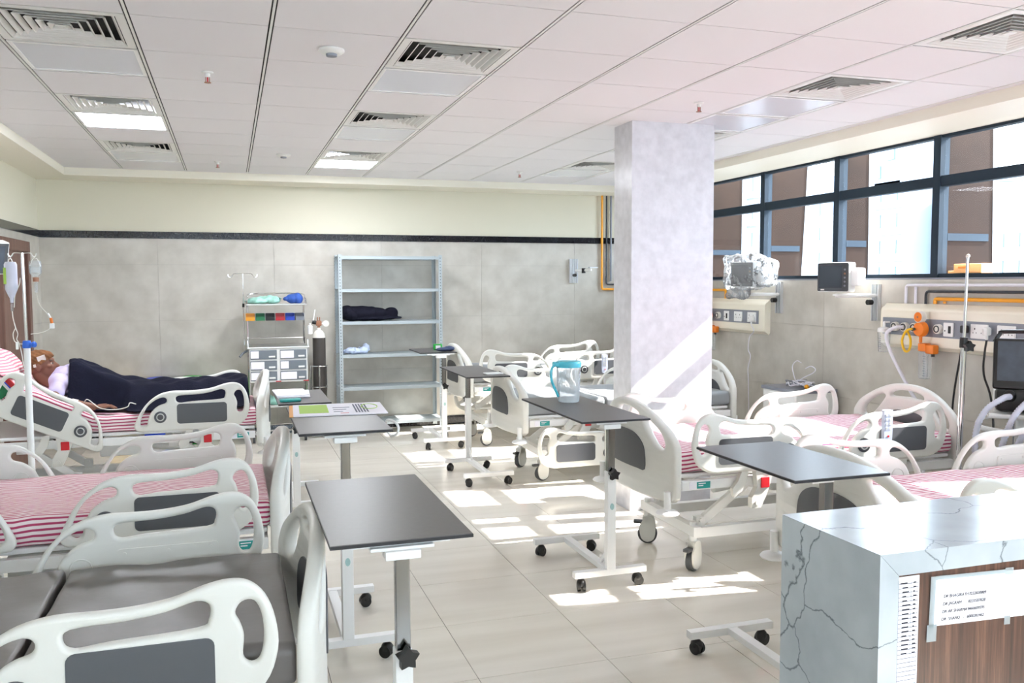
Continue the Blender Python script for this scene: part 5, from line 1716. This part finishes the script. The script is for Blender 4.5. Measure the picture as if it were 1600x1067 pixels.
# ------------------------------------------------------------------ things lying on the overbed tables and rails
jg = thing('water_jug', 'clear ribbed water jug with turquoise lid and handle on the overbed table', 'jug', (1.985, 4.98, .946))
J = MB()
J.lathe([(.001, .0), (.062, .0), (.066, .01), (.070, .10), (.074, .225), (.001, .226)], seg=32)
J.obj('body', M['jugbody'], jg, ang=60)
b = MB()
for k in range(14):
    a = 2*pi*k/14
    b.tube([(.0685*cos(a), .0685*sin(a), .07), (.0745*cos(a), .0745*sin(a), .21)], .0022, 5, 0)
b.obj('ribs', M['jugbody'], jg)
MB().lathe([(.001, .008), (.058, .008), (.063, .075), (.001, .076)], seg=28).obj('water', M['water'], jg)
MB().lathe([(.001, .215), (.078, .215), (.080, .24), (.074, .252), (.001, .255)], seg=32).b2(-.10, -.06, -.03, .03, .222, .25, .008).obj('lid', M['jug'], jg)
MB().tube([(-.075, -.01, .235), (-.108, -.015, .222), (-.122, -.018, .185), (-.118, -.016, .14), (-.100, -.012, .095), (-.080, -.01, .055), (-.072, -.008, .035)], .0085, 8, 5).obj('handle', M['jug'], jg)
def sheet_thing(name, label, cat, c, w, d, h, rz, m, group=None):
    o = inst(name, MB().b2(-w/2, w/2, -d/2, d/2, 0, h).mesh(name, m, False), None, c, (0, 0, rz))
    return tag(o, label, cat, group)
Z3 = .8325
for k, (dx, dy, rz, l) in enumerate(((0, 0, .02, 'lowest sheet bundle of the paper stack on the table beyond the patient bed'), (.012, -.015, -.06, 'middle sheet bundle of the paper stack on the table beyond the patient bed'), (-.01, .012, .04, 'topmost sheet bundle of the paper stack on the table beyond the patient bed'))):
    sheet_thing('paper_stack', l, 'papers', (.435+dx, 6.80+dy, Z3+.0005+.0072*k), .235, .40, .0065, rz, M['paper'], 'paper bundles on the table')
o = thing('pen_case', 'teal pencil case lying on the front edge of the table with the papers', 'case', (.40, 6.42, Z3+.0005), .03)
MB().b2(-.075, .075, -.035, .035, 0, .020, .008).obj('body', M['teal'], o)
MB().b2(-.07, .07, -.002, .002, .019, .0215).obj('zip', M['strip'], o, smooth=False)
Z2 = 1.0455
lf = thing('leaflet', 'large grey printed leaflet with lime green block across the table beside the striped bed', 'leaflet', (.5015, 4.405, Z2+.001), -.06)
MB().b2(-.215, .235, -.20, .20, 0, .004).obj('sheet', M['paper'], lf, smooth=False)
MB().b2(-.233, -.212, -.20, .20, -.0004, .002).obj('yellow_edge', M['amber'], lf, smooth=False)
MB().b2(-.185, -.045, -.12, .17, .004, .0046).obj('green_block', M['limey'], lf, smooth=False)
b = MB()
for k in range(5):
    b.b2(.085+.014*k, .093+.014*k, -.14, .15, .004, .0046)
for k in range(3):
    b.b2(-.02, .065-.02*k, .04-.07*k, .055-.07*k, .004, .0046)
o = b.obj('print_lines', M['ink'], lf, smooth=False)
o['kind'] = 'stuff'
MB().b2(.01, .05, -.155, -.14, .004, .0046).obj('red_line', M['red'], lf, smooth=False)
MB().tube([(.0+.165*1+.04*cos(t), .05+.09*sin(t), .0046) for t in [2*pi*q/20 for q in range(20)]], .0025, 5, 0, True).obj('printed_loop', M['limey'], lf)
tag(inst('strap_loop', MB().tube([(.735, 4.02, 1.02), (.715, 4.05, 1.035), (.70, 4.10, 1.025), (.70, 4.11, .985), (.715, 4.08, .958), (.735, 4.04, .968), (.742, 4.02, .995)], .006, 8, 5, True).mesh('strap_loop', M['white'])), 'white strap loop hanging below the leaflet at the right end of its table', 'strap')
o = thing('small_tray', 'small clear dish near the front edge of the table behind the sun patches', 'dish', (2.085, 6.93, .9205), .05)
MB().b2(-.075, .075, -.05, .05, 0, .012, .004).obj('dish', M['cartwhite'], o)
o = thing('green_packet', 'bright green packet with white label on the farthest overbed table', 'packet', (2.06, 8.86, .9856))
MB().b2(-.045, .045, -.02, .02, 0, .062, .006).obj('box', M['bgreen'], o)
MB().b2(-.026, .026, -.0225, -.019, .012, .048).obj('white_label', M['paper'], o, smooth=False)
soft('dark_pouch', 'dark navy pouch lying beside the green packet on the farthest table', 'pouch', [((0, 0, .02), (.09, .06, .022)), ((.05, 0, .026), (.06, .05, .028))], M['pouch'], (2.08, 8.66, .9862), flat=0, amp=.002)
def remote(label, c, rz):
    o = thing('bed_remote', label, 'remote', c, rz, 'bed handsets hooked on rails')
    MB().prism(c2([(-.026, .19), (.026, .19), (.030, .17), (.030, .03), (.018, .0), (-.018, .0), (-.030, .03), (-.030, .17)], 3), 'y', -.012, .010).obj('body', M['remote'], o)
    b = MB()
    for r in range(4):
        for q in (-.012, .012):
            b.b2(q-.007, q+.007, -.0138, -.0115, .075+.026*r, .09+.026*r)
    k = b.obj('keypad', M['knobring'], o, smooth=False)
    k['kind'] = 'stuff'
    MB().cyl((0, -.012, .035), (0, -.0155, .035), .006, seg=12).obj('red_key', M['red'], o)
    MB().tube([(0, 0, .002), (0, .0, -.06), (.004, .004, -.14), (.0, .012, -.22)], .003, 6, 5).obj('cord', M['whitepipe'], o)
    MB().b2(-.012, .012, .008, .018, .15, .188).obj('hook', M['remote'], o, smooth=False)
remote('pale grey handset hooked on the head rail of the striped bed before the column', (3.68, 4.155, .735), 0)
remote('pale grey handset hooked on the head rail of the bed nearest the back wall', (3.72, 8.315, .74), 0)
